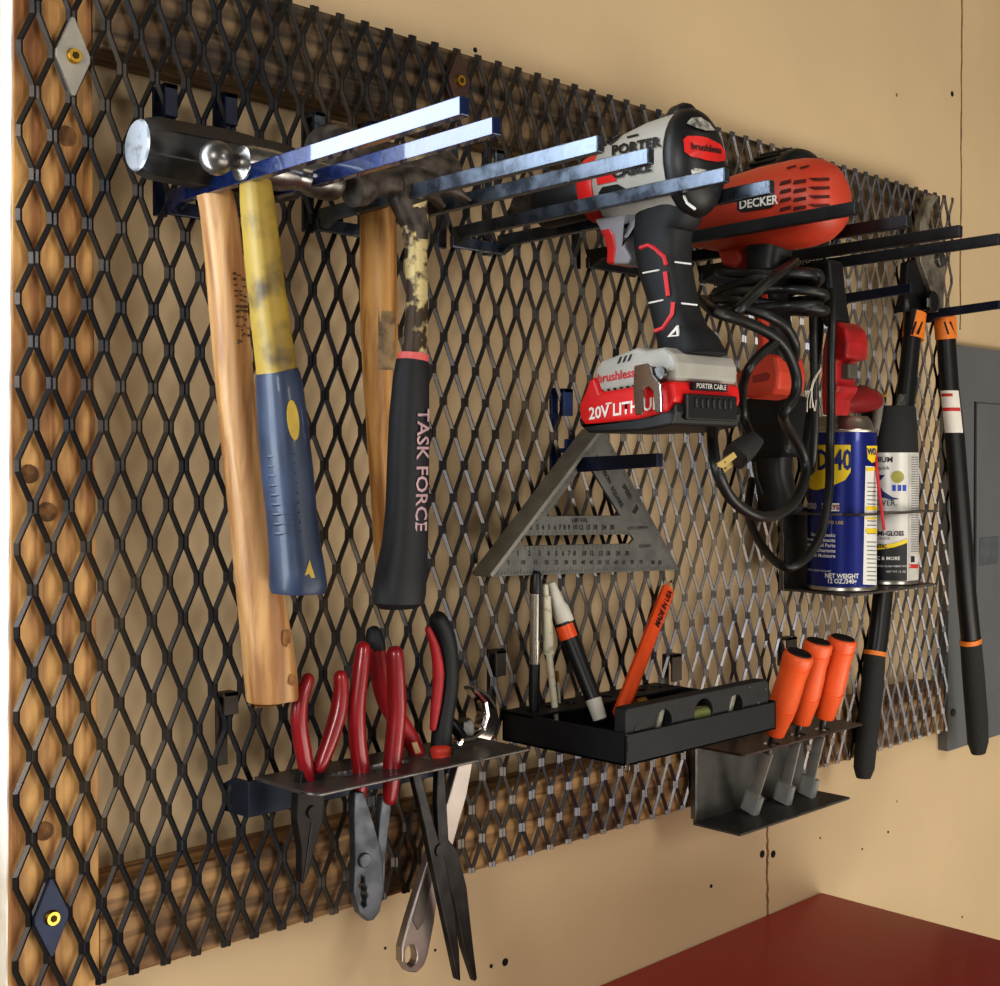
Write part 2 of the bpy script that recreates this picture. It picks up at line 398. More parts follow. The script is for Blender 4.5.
# ================================================================== HAMMERS
def rpx(px, p): return px/sc(p)
HICK = wood('hickory_handle', (194, 152, 102), (146, 102, 62), 'z', 10, .42, knots=False, bump=.08, streak=10)
HICK2 = wood('worn_yellow_hickory', (196, 148, 84), (140, 94, 46), 'z', 12, .48, knots=False, bump=.1, streak=9)
def stain(name, rgb): return mat(name, rgb, .8, var=.3, scale=150)
def path_y(pts, y): return [P(u, v, y) for u, v in pts]

# sledge (hand drilling hammer), head lies across the two blue prongs
y0 = -.046
base = P(272, 702, y0)
t = thing('sledge_hammer', 'short sledge hammer with pale hickory handle and octagonal black head, hanging leftmost', 'hammer', base)
hf = P(137, 145, y0); hz = hf.z; ax = V((1, -.03, -.02)).normalized()
def along(c, d): return c+ax*d
LNS = [0, .003, .010, .022, .034, .048, .066, .080, .094, .106, .113, .116]
RAD = [q*1.0 for q in (.0155, .0176, .0198, .0200, .0202, .0212, .0212, .0202, .0200, .0198, .0176, .0155)]
FORGED = mat('black_forged_steel', (34, 34, 36), .42, .5, rgb2=(60, 58, 56), scale=60, bump=.1, rvar=.1)
FACE = mat('hammered_bright_face', (168, 174, 180), .42, .85, rgb2=(110, 112, 114), scale=150, mix=(.5, .8))
head = build('head', MB().tube([along(hf, d) for d in LNS], RAD, side=(0, 0, 1), n=8), FORGED, t, smooth=25, bevel=.0008)
for d, s in ((-.0006, 1), (.1155, -1)):
    build('striking_face', MB().tube([along(hf, d), along(hf, d+.0012)], [.0150 if s > 0 else .0160, .0160 if s > 0 else .0150], side=(0, 0, 1), n=24), FACE, head)
hp = [(214, 192, 17), (219, 215, 18), (224, 260, 18.5), (230, 330, 18.5), (238, 420, 18.5), (248, 500, 20), (257, 570, 22), (265, 630, 24), (270, 670, 25.5), (272, 696, 25), (272.2, 699, 23.5)]
pts = [P(u, v, y0) for u, v, r in hp]; rr = [rpx(r, p) for (u, v, r), p in zip(hp, pts)]
build('handle', MB().tube(spline(pts, 3), [a for i in range(len(rr)-1) for a in (rr[i], rr[i]*2/3+rr[i+1]/3, rr[i]/3+rr[i+1]*2/3)]+[rr[-1]], [1.15*a for i in range(len(rr)-1) for a in (rr[i], rr[i]*2/3+rr[i+1]/3, rr[i]/3+rr[i+1]*2/3)]+[1.1*rr[-1]], side=(1, 0, 0), n=20), HICK, t)
# burnt maker's stamp and dark wear marks laid on the handle surface
def handle_patch(name, u, v, w, h, m, parent, yc, rad, cu, rb=None):
    """ragged mark hugging a round handle; w, h in pixels, cu = column of the handle centre there"""
    N = 11; vs = []
    for k in range(N):
        q = random.uniform(.72, 1.1); vs.append(round_pt(u+math.cos(2*math.pi*k/N)*w/2*q, v+math.sin(2*math.pi*k/N)*h/2*q, cu, yc, rad, rb, .0002)[0])
    vs.append(round_pt(u, v, cu, yc, rad, rb, .0004)[0])
    return build(name, MB().add(vs, [(k, (k+1) % N, N) for k in range(N)]), m, parent, smooth=0)
STAMP = stain('burnt_stamp', (74, 56, 38))
sm = MB()
for row in range(3):
    for k in range(9):
        v = 277+k*5.2+random.uniform(-1, 1); cu = 201+v*.091; u = cu+6+row*4.3; hh = random.uniform(1.6, 3.4); r_ = rpx(18.6, P(cu, v, y0))
        if random.random() < .2: continue
        q = [round_pt(u+a_, v+b_, cu, y0, r_, 1.17*r_, .0005)[0] for a_, b_ in ((-1.5, -hh*.35), (1.7, -hh*.5), (1.7, hh*.25), (-1.5, hh*.4))]
        sm.add(q, [(0, 1, 2, 3)])
for k in range(14):
    v = random.uniform(318, 345); cu = 201+v*.091; u = cu+random.uniform(4, 15); r_ = rpx(18.6, P(cu, v, y0)); z_ = random.uniform(.6, 1.6)
    sm.add([round_pt(u+a_*z_, v+b_*z_, cu, y0, r_, 1.17*r_, .0005)[0] for a_, b_ in ((-1, 0), (0, -1), (1, 0), (0, 1.2))], [(0, 1, 2, 3)])
build('burn_stamp', sm, STAMP, t, smooth=0)
handle_patch('dent_mark', 284, 636, 10, 18, stain('dent_brown', (136, 96, 58)), t, y0, rpx(24.5, base), 266, 1.17*rpx(24.5, base))
handle_patch('dent_mark', 289, 677, 8, 13, stain('dent_brown', (136, 96, 58)), t, y0, rpx(25.5, base), 271, 1.17*rpx(25.5, base))

# ball peen hammer, yellow and blue handle, in front of the sledge
y1 = -.092
t = thing('ball_peen_hammer', 'ball peen hammer with yellow shaft and blue rubber grip, in front of the sledge hammer', 'hammer', P(295, 590, y1))
bc = P(217, 158, y1); br_ = rpx(17.5, bc); a2 = V((1, -.02, -.03)).normalized()
PEEN = mat('worn_polished_steel', (150, 148, 145), .3, .9, rgb2=(84, 80, 76), scale=50, rvar=.12)
mbh = MB().tube([bc+a2*br_*x for x in (-1, -.97, -.85, -.6, -.25, .1, .45, .72, .9, 1.2)], [br_*q for q in (.02, .24, .53, .8, .97, .995, .89, .69, .56, .50)], n=24)
L0 = br_*1.2
mbh.tube([bc+a2*(L0+d) for d in (0, .002, .004, .009, .022, .034, .042, .050, .056, .072, .076)], [br_*q for q in (.5, .62, 1.02, 1.14, 1.2, 1.16, .92, .88, 1.12, 1.12, 1.0)], n=20)
build('head', mbh, PEEN, t)
YEL = mat('worn_yellow_fibreglass', (146, 122, 44), .5, rgb2=(76, 62, 32), scale=40, mix=(.48, .72), bump=.05)
BLU = mat('blue_rubber_grip', (34, 48, 72), .48, var=.2, scale=30, rvar=.08, coat=.15)
hp = [(255, 176, 13), (257, 200, 14.5), (263, 260, 15.5), (270, 320, 16.2), (277, 374, 17)]
pts = [P(u, v, y1) for u, v, r in hp]; rr = [rpx(r, p) for (u, v, r), p in zip(hp, pts)]
build('shaft', MB().tube(pts, rr, [1.2*a for a in rr], side=(1, 0, 0), n=16, e=3), YEL, t)
hp = [(277, 371, 18), (278, 376, 19.5), (280, 392, 20.5), (283, 430, 22), (287, 470, 22.5), (291, 510, 22), (294.5, 545, 22.5), (297, 570, 24), (298, 586, 25), (298, 593, 23)]
pts = [P(u, v, y1) for u, v, r in hp]; rr = [rpx(r, p) for (u, v, r), p in zip(hp, pts)]
gp = build('grip', MB().tube(pts, rr, [1.2*a for a in rr], side=(1, 0, 0), n=20, e=2.6), BLU, t)
YI = mat('yellow_inlay', (166, 138, 44), .5, var=.1)
def oval(u, v, w, h, yc, rad, cu, n=16, rb=None, tilt=0., a0=0.):
    vs = []
    for k in range(n):
        a = 2*math.pi*k/n+a0; dv = math.sin(a)*h/2; vs.append(round_pt(u+math.cos(a)*w/2+dv*tilt, v+dv, cu, yc, rad, rb, .0008)[0])
    return MB().add(vs, [tuple(range(n))])
build('inlay', oval(290, 421, 11, 40, y1, rpx(22, pts[3]), 282.5, rb=1.2*rpx(22, pts[3]), tilt=.09), YI, gp, smooth=0)
build('inlay', oval(306, 570, 12, 24, y1, rpx(24, pts[7]), 297, n=3, rb=1.2*rpx(24, pts[7]), a0=math.pi/2+math.pi), YI, gp, smooth=0)
for k in range(9):
    u, v = 286+k*.85, 452+k*9.5; c = P(u, v, y1); r_ = rpx(22.2, c)
    arc = [c+V((-r_*math.cos(a), -r_*1.2*math.sin(a)-.0001, -.003*math.cos(a))) for a in [math.radians(q) for q in (2, 18, 36, 54, 70)]]
    build('grip_ridge', MB().tube(arc, .0011, n=6), BLU, gp)

# wooden handled hammer on the steel prongs, behind
y2 = -.048
t = thing('wood_handled_hammer', 'heavy hammer with dark round head and plain wooden handle, behind the black gripped claw hammer', 'hammer', P(388, 568, y2))
c = P(325, 157, y2); a3 = V((1, .0, .0)).normalized()
rr_ = rpx(35, c)
build('head', MB().tube([c+a3*d for d in (-.006, -.003, .004, .018, .03, .044, .062, .074, .086, .104, .110)], [rr_*q for q in (.80, .9, 1., 1., .84, .80, .80, .84, .98, .98, .88)], side=(0, 0, 1), n=18), GRIME, t)
for uu, vv in ((372, 152),):
    q = P(376, 130, y2)
    build('handle_end', MB().tube([V((q.x, y2, c.z+rr_*.7)), V((q.x, y2, c.z+rr_*.95))], .0105, .013, side=(1, 0, 0), n=16, e=2.6), mat('pale_end_grain', (206, 190, 150), .7, rgb2=(180, 110, 50), scale=120, mix=(.5, .7)), t)
hp = [(377, 200, 16), (378, 230, 17), (378.5, 300, 17.5), (380, 360, 17), (383, 430, 15.5), (386, 500, 14), (388, 545, 13.5), (389, 570, 12.5)]
pts = [P(u, v, y2) for u, v, r in hp]; rr = [rpx(r, p) for (u, v, r), p in zip(hp, pts)]
h = build('handle', MB().tube(pts, rr, [1.2*a for a in rr], side=(1, 0, 0), n=18), HICK2, t)
rs = rpx(17, P(382, 340, y2)); sv = []
for u in (377, 382, 387, 392): sv += [round_pt(u, 313, 379.5, y2, rs, 1.2*rs, .0007)[0], round_pt(u, 371, 380.5, y2, rs, 1.2*rs, .0007)[0]]
build('sticker', MB().add(sv, [(0, 2, 3, 1), (2, 4, 5, 3), (4, 6, 7, 5)]), mat('torn_brown_sticker', (146, 122, 84), .6, rgb2=(92, 74, 54), scale=100), h, smooth=0)

# claw hammer with black grip
y3 = -.100
t = thing('claw_hammer', 'claw hammer with rust-flecked steel neck and flared black rubber grip, right of the wooden handles', 'hammer', P(400, 606, y3))
fc = P(352, 193, y3); sC = sc(fc)
D = lambda u, v: P(u, v, y3)
mbh = MB().tube([D(349, 188)+V((.001, 0, 0)), D(351, 188), D(362, 186), D(372, 184), D(384, 183), D(397, 184)], [.0112, .0126, .0130, .0098, .0090, .0102], side=(0, 0, 1), n=16)
# claws sweep right, away and down
for s in (-1, 1):
    mbh.tube([D(396, 184)+V((0, s*.003, 0)), D(412, 183)+V((0, s*.006, 0)), D(428, 186)+V((0, s*.009, 0)), D(444, 194)+V((0, s*.012, 0)), D(455, 204)+V((0, s*.014, 0))], [.0105, .0100, .0072, .0045, .0018], [.008, .0062, .0055, .005, .004], side=(0, 0, 1), n=10)
mbh.tube([D(399, 178), D(404, 196), D(412, 214), D(415.5, 230), D(416.2, 240)], [.010, .0115, .0108, .0088, .0080], [.010, .009, .0085, .0072, .0064], side=(1, 0, 0), n=14, e=3)
hd = build('head', mbh, GRIME, t)
hp = [(410, 205, 18), (414, 222, 14.5), (416, 250, 11.5), (417, 300, 11), (415, 340, 12.2), (414, 357, 13)]
pts = [D(u, v) for u, v, r in hp]; rr = [rpx(r, p) for (u, v, r), p in zip(hp, pts)]
NECK = mat('chipped_cream_paint_on_steel', (66, 54, 42), .5, .3, rgb2=(196, 180, 132), scale=75, mix=(.49, .58), bump=.2)
build('neck', MB().tube(spline(pts, 3), [a for i in range(len(rr)-1) for a in (rr[i], rr[i]*2/3+rr[i+1]/3, rr[i]/3+rr[i+1]*2/3)]+[rr[-1]], [.75*a for i in range(len(rr)-1) for a in (rr[i], rr[i]*2/3+rr[i+1]/3, rr[i]/3+rr[i+1]*2/3)]+[.75*rr[-1]], side=(1, 0, 0), n=14, e=3), NECK, t)
hp = [(413.5, 354, 15.5), (413, 361, 16.5)]; pts = [D(u, v) for u, v, r in hp]
build('pink_ring', MB().tube(pts, [rpx(16.2, pts[0])]*2, [rpx(15, pts[0])]*2, side=(1, 0, 0), n=18), mat('salmon_pink_rubber', (206, 96, 92), .5, var=.08), t)
hp = [(412.5, 361, 17), (411, 380, 19), (409, 420, 21), (408, 470, 22), (407, 510, 22.5), (405, 545, 24), (401, 575, 27), (399, 592, 28), (398.5, 603, 26.5), (398.5, 608, 20)]
pts = [D(u, v) for u, v, r in hp]; rr = [rpx(r, p) for (u, v, r), p in zip(hp, pts)]
gp = build('grip', MB().tube(pts, rr, [.85*a for a in rr], side=(1, 0, 0), n=22, e=2.2), RUBBER, t)
def fgrip(s, tt):
    v = 470+s*sc(P(408, 470, y3)); cu = 408.5-(v-470)*.02
    return round_pt(423.0-(v-470)*.022+tt*1250, v, cu, y3, rpx(22, pts[3])*1.02, .87*rpx(22, pts[3]), .0003)
letters('lettering', 'TASK FORCE', fgrip, .0125, mat('pinkish_grey_ink', (176, 146, 152), .5), gp, squeeze=1.15, bold=.0002)
# ================================================================== CORDLESS DRILL
def interp(r): return r
xd = .183
def st(u, v, r, x=xd):
    p = X(u, v, x-r); return V((x, p.y, p.z))
t = thing('cordless_drill', 'red, grey and black cordless drill with a battery, hanging nose to the wall', 'drill', X(660, 425, xd))
ztop = X(640, 126, xd).z
PROF = [(-.040, .003), (-.046, .0065), (-.054, .0085), (-.0545, .0125), (-.078, .0138), (-.0785, .0190), (-.084, .0202), (-.124, .0208), (-.128, .0198), (-.1282, .0226), (-.130, .0246), (-.142, .0252), (-.1440, .0246),
        (-.1442, .0236), (-.148, .0285), (-.162, .0325), (-.190, .0362), (-.2175, .0370), (-.2180, .0362), (-.2182, .0374), (-.2205, .0386), (-.2255, .0374), (-.2300, .0342), (-.2338, .0292), (-.2366, .0226), (-.2384, .0140), (-.2390, .0040)]
KX = .76
def axz(y): return ztop-.0362-.05*(y+.19)
def lathe_p(y0, y1, n=28):
    l = [(y, r) for y, r in PROF if y1-1e-6 <= y <= y0+1e-6]
    return MB().tube([V((xd, y, axz(y))) for y, r in l], [r for y, r in l], [r*KX for y, r in l], side=(0, 0, 1), n=n)
ck = build('chuck', lathe_p(-.040, -.078), STEEL, t)
build('chuck_sleeve', lathe_p(-.0785, -.128), BLACK, t)
build('torque_ring', lathe_p(-.1282, -.144), RED, t)
build('motor_housing', lathe_p(-.1442, -.2180), LGREY, t)
bk = build('motor_cap', lathe_p(-.2182, -.2390), BLACK, t)
build('top_hump', MB().tube([V((xd, -.202, axz(-.200)+.031)), V((xd, -.208, axz(-.208)+.0335)), V((xd, -.215, axz(-.215)+.0325))], [.007, .0095, .011], n=14, dome=.8), BLACK, bk)
def prof_r(P_, y):
    for (ya, ra), (yb, rb) in zip(P_, P_[1:]):
        if yb <= y <= ya: return ra+(rb-ra)*(ya-y)/(ya-yb+1e-9)
    return 0
def march(u, v, x, zf, P_, lift, kx=1.):
    """first point of a turned body (axis along y at x, height zf(y)) seen at (u,v), pushed out by lift"""
    d = ray(u, v); s_ = .4; g_ = lambda q: math.hypot((CAM.x+d.x*q-x)/kx, CAM.z+d.z*q-zf(CAM.y+d.y*q))-prof_r(P_, CAM.y+d.y*q)
    best = (9, s_)
    while s_ < 1.6:
        w_ = g_(s_)
        if w_ < best[0]: best = (w_, s_)
        if w_ < 0:
            lo, hi = s_-.002, s_
            for _ in range(18):
                m_ = (lo+hi)/2
                if g_(m_) < 0: hi = m_
                else: lo = m_
            best = (0, hi); break
        s_ += .002
    p = CAM+d*best[1]; e = .0008
    dr = (prof_r(P_, p.y+e)-prof_r(P_, p.y-e))/(2*e)
    n = V(((p.x-x)/kx/kx, 0, p.z-zf(p.y))).normalized(); n = (n-V((0, dr, 0))).normalized()
    return p+n*lift, n
def on_body(u, v, r=0, lift=.0005): return march(u, v, xd, axz, PROF, lift, KX)
def decal(name, pts, r, m, parent, lift=.0006, thick=None):
    ps = [on_body(u, v, r, lift)[0] for u, v in pts]
    return build(name, MB().add(ps, [tuple(range(len(ps)))]), m, parent, smooth=0)
def decal_tri(name, pts, r, m, parent, lift=.0006):
    cu = sum(p[0] for p in pts)/len(pts); cv = sum(p[1] for p in pts)/len(pts); N = len(pts); dense = []
    for i in range(N):
        a, b = pts[i], pts[(i+1) % N]
        for k in range(4): dense.append((a[0]+(b[0]-a[0])*k/4, a[1]+(b[1]-a[1])*k/4))
    mid = [((p[0]+cu)/2, (p[1]+cv)/2) for p in dense]; M_ = len(dense)
    vs = [on_body(u, v, r, lift)[0] for u, v in dense+mid+[(cu, cv)]]
    fs = []
    for i in range(M_):
        j = (i+1) % M_; fs += [(i, j, M_+j, M_+i), (M_+i, M_+j, 2*M_)]
    return build(name, MB().add(vs, fs), m, parent, smooth=60)
mh = [o for o in t.children if o.name.startswith('motor_housing')][0]
decal_tri('logo_square', [(596, 173), (615, 169), (617, 181), (598, 185)], .0275, RED, mh, .0006)
decal_tri('vent_patch', [(599, 193), (603, 187), (618, 184), (627, 189), (624, 196), (603, 200)], .0285, BLACK, mh, .0006)
decal_tri('vent_patch', [(606, 143), (611, 137), (624, 134), (617, 141), (611, 146)], .0290, BLACK, mh, .0006)
decal_tri('vent_patch', [(627, 137), (638, 134), (639, 136), (628, 139)], .0315, BLACK, mh, .0006)
def btext(txt, u0, v0, slope, r, px, m, parent, sq=1., bold=.0):
    k = 1330.
    def fn(s, q): return on_body(u0+s*k, v0+s*k*slope-q*k, r, .0004)
    return letters('lettering', txt, fn, px/k, m, parent, squeeze=sq, bold=bold, dense=.004, th=.0012)
btext('PORTER', 637, 147.5, -.20, .0305, 13, BLKINK, mh, 1.02, .0004)
btext('CABLE', 633, 170.5, -.20, .0305, 13, BLKINK, mh, 1.02, .0004)
bd = decal_tri('badge', [(683, 140), (687, 136.5), (698, 136.5), (706, 138), (713, 141.5), (719, 144.5), (724, 152), (724, 161), (716, 162), (705, 160.5), (698, 158.5), (690, 157), (684, 152)], .0300, RED, bk, .0012)
btext('brushless', 705, 148.8, .16, .0300, 9.4, BLKINK, bd, .84, .0002)
decal_tri('vent_insert', [(686, 124), (691, 118.5), (700, 118), (709, 124), (714, 131), (705, 131), (695, 128)], .0300, mat('silver_grille', (190, 188, 180), .4, .3, rgb2=(90, 90, 88), scale=160), bk, .0010)
decal_tri('vent_insert', [(690, 170), (694, 168), (706, 170), (704, 174), (692, 176)], .0315, mat('silver_grille', (190, 188, 180), .4, .3), bk, .0010)
# grip
XL = xd-.0165
hp = [(662, 176, 30, .021), (657, 192, 30, .019), (654, 208, 28, .0172), (648, 228, 23.5, .0165), (650, 262, 20.5, .016), (657, 292, 18.5, .0155), (662, 315, 18, .0155), (668, 334, 20, .016), (673, 348, 26, .019), (674, 356, 31, .022)]
pts = []; rb = []; ra = []
for u, v, hw_, a in hp:
    p = X(u, v, XL); pts.append(V((xd, p.y, p.z))); q = X(u+hw_, v, XL); rb.append(abs(q.y-p.y)); ra.append(a)
gr = build('grip', MB().tube(spline(pts, 3), [x for i in range(len(ra)-1) for x in (ra[i], ra[i]*2/3+ra[i+1]/3, ra[i]/3+ra[i+1]*2/3)]+[ra[-1]], [x for i in range(len(rb)-1) for x in (rb[i], rb[i]*2/3+rb[i+1]/3, rb[i]/3+rb[i+1]*2/3)]+[rb[-1]], side=(1, 0, 0), n=24, e=2.9), RUBBER, t)
def strip(name, uv, x, r, m, parent): return build(name, MB().tube([X(u, v, x) for u, v in uv], r, side=(1, 0, 0), n=6), m, parent)
PINK = mat('red_pink_trim', (206, 58, 66), .45, var=.05)
strip('red_trim', [(640, 248), (648, 245), (654, 248), (664, 257), (666, 265)], XL+.0005, .0016, PINK, gr)
strip('red_trim', [(665, 272), (668, 296)], XL+.0006, .0016, PINK, gr)
strip('red_trim', [(673, 302), (672, 314), (663, 328), (655, 331)], XL+.0006, .0016, PINK, gr)
for a, b in (((643, 273), (659, 270)), ((649, 303), (663, 300)), ((675, 262), (691, 264)), ((679, 303), (697, 305))):
    strip('white_line', [a, b], XL+.0004 if a[0] < 670 else XL+.0065, .0007, WHITE, gr)
strip('white_line', [(683, 194), (687, 203), (695, 209)], XL-.0016, .0011, WHITE, gr)
build('logo_triangle', MB().slab([X(u, v, XL-.0012) for u, v in ((667, 337), (677, 325), (678.5, 336))], (.002, 0, 0), [[X(u, v, XL-.0012) for u, v in ((671, 335.3), (676, 330), (676.5, 335))]]), WHITE, gr, smooth=0)
PURG = mat('pale_mauve_grey_plastic', (150, 146, 152), .45, var=.05)
g_ = build('trigger_guard', MB().slab([X(u, v, xd-.014) for u, v in ((594, 219), (621, 214), (648, 203), (650, 208), (627, 214), (627, 222), (624, 246), (631, 258), (627, 264), (612, 264), (612, 240), (600, 231))], (.028, 0, 0)), PURG, t, smooth=0, bevel=.002, seg=3)
build('trigger', MB().slab([X(u, v, xd-.0145) for u, v in ((598, 229), (610, 227), (615, 234), (617, 248), (615, 264), (605, 264), (606, 250), (603, 238))], (.027, 0, 0)), RED, t, smooth=0, bevel=.0025, seg=3)
build('belt_strip', MB().slab([X(u, v, xd-.008) for u, v in ((620, 212), (625, 208), (626, 212), (621, 216))], (.016, 0, 0)), RED, g_, smooth=0)
# foot and battery
XB = xd-.0385
foot = build('foot', MB().slab([X(u, v, XB+.003) for u, v in ((594, 374), (595, 368), (600, 361), (636, 347), (645, 350), (662, 347), (672, 353), (676, 362), (676, 380), (650, 384), (598, 394))], (.071, 0, 0)), LGREY, t, smooth=0, bevel=.0035, seg=3)
BATR = mat('battery_red', (206, 34, 34), .36, var=.06)
batt = build('battery', MB().slab([X(u, v, XB) for u, v in ((578, 405), (584, 392), (588, 380), (594, 376), (600, 392), (652, 383), (672, 380), (674, 398), (668, 412), (640, 419), (584, 426), (579, 419))], (.077, 0, 0)), BATR, t, smooth=0, bevel=.003, seg=3)
bb = build('battery_base', MB().slab([X(u, v, XB+.001) for u, v in ((578, 417), (584, 424.5), (640, 418), (669, 410), (675, 402), (676, 412), (672, 425), (640, 431), (588, 433), (580, 426))], (.075, 0, 0)), BLACK, batt, smooth=0, bevel=.002)
# end of the battery: black ribbed clip with a small nameplate
ye = X(674, 398, XB).y-.0035
q0 = P(677, 404, ye); q1 = P(729, 391, ye)
clip = MB().box((XB+.010, ye, q0.z-.010), (XB+.067, ye+.004, q0.z+.0075))
for k in range(7): clip.box((XB+.018+k*.0065, ye-.0015, q0.z-.002), (XB+.021+k*.0065, ye+.001, q0.z+.005))
build('release_clip', clip, BLACK, batt, smooth=0, bevel=.001)
zz = q0.z+.0155
pl = build('nameplate', MB().box((XB+.018, ye+.0005, zz-.0052), (XB+.056, ye+.004, zz+.0002)), BLKINK, batt, smooth=0)
letters('lettering', 'PORTER CABLE', planefn((XB+.037, ye+.0003, zz-.0025), (1, 0, 0), (0, 0, 1)), .0050, WHITE, pl)
ydir, zdir = (X(650, 404, XB)-X(600, 412, XB)).normalized(), V((0, 0, 1))
sl = ydir
letters('lettering', '20V\u0304 LITHIUM'.replace('\u0304', ''), planefn(X(589, 414.5, XB-.0002), sl, (0, 0, 1), (-1, 0, 0)), .0118, WHITE, batt, align='LEFT', bold=.0003, squeeze=1.0)
strip('macron', [(606, 403.8), (612, 402.9)], XB-.0003, .0006, WHITE, batt)
letters('lettering', 'brushless', planefn(X(616, 376, XB+.0028), sl, (0, 0, 1), (-1, 0, 0)), .0088, mat('crimson_ink', (190, 40, 48), .5), foot, bold=.0002, squeeze=1.05)
for k in range(3): build('vent_slot', MB().slab([X(u+k*5, v-k*1.2, XB+.0026) for u, v in ((617, 364), (620, 357), (622, 356.5), (619.5, 363))], (.001, 0, 0)), BLKINK, foot, smooth=0)
for k in range(6): build('vent_slot', MB().slab([X(u+k*6.3, v-k*1.0, XB+.0026) for u, v in ((600, 390), (603, 389.6), (601.7, 392))], (.001, 0, 0)), BLKINK, foot, smooth=0)
build('side_rib', MB().slab([X(u, v, XB-.0005) for u, v in ((648, 371), (670, 367), (671, 370), (655, 374))], (.006, 0, 0)), LGREY, foot, smooth=0, bevel=.001)
hk = build('belt_hook', MB().slab([X(u, v, XB-.010) for u, v in ((634, 366), (647, 363), (650, 367), (652, 374), (660, 384), (661, 412), (655, 413), (653, 391), (648, 386), (643, 389), (642, 414), (635, 415), (633, 392))], (.0022, 0, 0)), CHROME, t, smooth=0, bevel=.0005)
build('hook_screw', MB().disc(X(662, 373, XB-.004), (-1, 0, 0), .0045, .003, 14), STEEL, hk)
build('hook_mount', MB().box(X(650, 366, XB-.010), X(664, 378, XB+.006)), STEEL, hk, smooth=0, bevel=.001)

# ================================================================== ORANGE CORDED DRILL
xo = .357
t = thing('corded_drill', 'orange corded drill with its black power cord wrapped round the handle', 'drill', X(765, 400, xo))
BDO = mat('orange_drill_plastic', (188, 66, 42), .45, var=.06)
ryc = X(843, 205, xo); zc = X(800, 160, xo).z-.0352
def sy(y, dz=0): return V((xo, y, zc+dz))
ye_ = ryc.y
PRO = [(-.075, .012), (-.080, .020), (-.100, .024), (-.108, .0265), (-.130, .0315), (-.165, .0348), (-.195, .0355), (ye_+.032, .0352), (ye_+.018, .0325), (ye_+.009, .0268), (ye_+.003, .0180), (ye_, .0060)]
def ozf(y): return zc
prof = [(y, r, 0) for y, r in PRO]
hs = build('housing', MB().tube([sy(y, d) for y, r, d in prof], [r for y, r, d in prof], side=(0, 0, 1), n=28), BDO, t)
build('chuck', MB().tube([sy(-.02), sy(-.03), sy(-.034), sy(-.072), sy(-.078)], [.006, .011, .019, .021, .019], n=20), BLACK, t)
def on_or(u, v, lift=.0006): return march(u, v, xo, ozf, PRO, lift)
def odecal(name, pts, m, parent, lift=.0008):
    dense = []
    for i in range(len(pts)):
        a, b = pts[i], pts[(i+1) % len(pts)]
        for k in range(3): dense.append((a[0]+(b[0]-a[0])*k/3, a[1]+(b[1]-a[1])*k/3))
    ps = [on_or(u, v, lift)[0] for u, v in dense]; c = sum(ps, V((0, 0, 0)))/len(ps)
    cu = sum(p[0] for p in dense)/len(dense); cv = sum(p[1] for p in dense)/len(dense)
    ps.append(on_or(cu, cv, lift)[0]); N = len(dense)
    return build(name, MB().add(ps, [(i, (i+1) % N, N) for i in range(N)]), m, parent)
VD = mat('vent_shadow_red', (74, 18, 12), .8)
for r_ in range(4):
    for (u0, u1, dv) in ((781, 791, 2), (794.5, 806, 1)):
        v0 = 180+r_*8.6; odecal('vent_slot', [(u0+r_*.0, v0+dv), (u1, v0-1.2+dv*.4), (u1, v0+2.2+dv*.4), (u0-1.5, v0+4+dv)], VD, hs)
    v0 = 178.5+r_*8.6; odecal('vent_slot', [(808, v0), (829, v0-.5), (829, v0+2.4), (814, v0+3)], VD, hs)
for u0 in (787, 800): odecal('vent_slot', [(u0, 168), (u0+9, 165.5), (u0+9, 167.2), (u0, 169.8)], VD, hs)
lb = odecal('label_plate', [(738, 197), (746, 194.5), (774, 190), (774, 206), (770, 208), (742, 212), (738, 210)], BLKINK, hs, .0012)
letters('lettering', 'DECKER', lambda s, q: on_or(759.5+s*1200, 202.5-s*1200*.14-q*1200, .0012), .0102, WHITE, lb, bold=.0003, squeeze=.85, dense=.004)
for u0 in (707, 714): odecal('vent_slot', [(u0, 213), (u0+3, 212.5), (u0+4, 229), (u0+1, 229)], VD, hs, -.0005)
# handle with black back strap
xl = xo-.016
hp = [(758, 238, 34), (757, 262, 27), (758, 290, 21), (762, 320, 20), (766, 345, 21), (766, 362, 25), (764, 385, 29), (763, 397, 29)]
pts = []; rb = []
for u, v, w2 in hp:
    p = X(u, v, xl); pts.append(V((xo, p.y, p.z))); rb.append(abs(X(u+w2*.62, v, xl).y-p.y))
build('handle', MB().tube(pts[:6], [.017, .0165, .016, .016, .0165, .018], rb[:6], side=(1, 0, 0), n=22, e=2.6), BLACK, t)
build('orange_strip', MB().tube([X(u, v, xl-.0005) for u, v in ((762, 285), (763, 312), (764, 345), (762, 356))], [.004, .005, .005, .006], side=(1, 0, 0), n=8), BDO, t)
fo = build('handle_foot', MB().slab([X(u, v, xl-.004) for u, v in ((734, 374), (742, 368), (756, 357), (770, 353), (776, 356), (779, 372), (778, 388), (772, 394), (752, 399), (738, 396))], (.040, 0, 0)), BDO, t, smooth=0, bevel=.005, seg=3)
build('foot_slot', MB().slab([X(u, v, xl-.0045) for u, v in ((752, 376), (766, 372), (770, 375), (768, 380), (753, 383))], (.002, 0, 0)), mat('slot_dark_orange', (130, 40, 20), .6), fo, smooth=0)
build('trigger', MB().slab([X(u, v, xo-.009) for u, v in ((716, 250), (738, 246), (742, 258), (736, 268), (722, 266))], (.018, 0, 0)), BDO, t, smooth=0, bevel=.003)
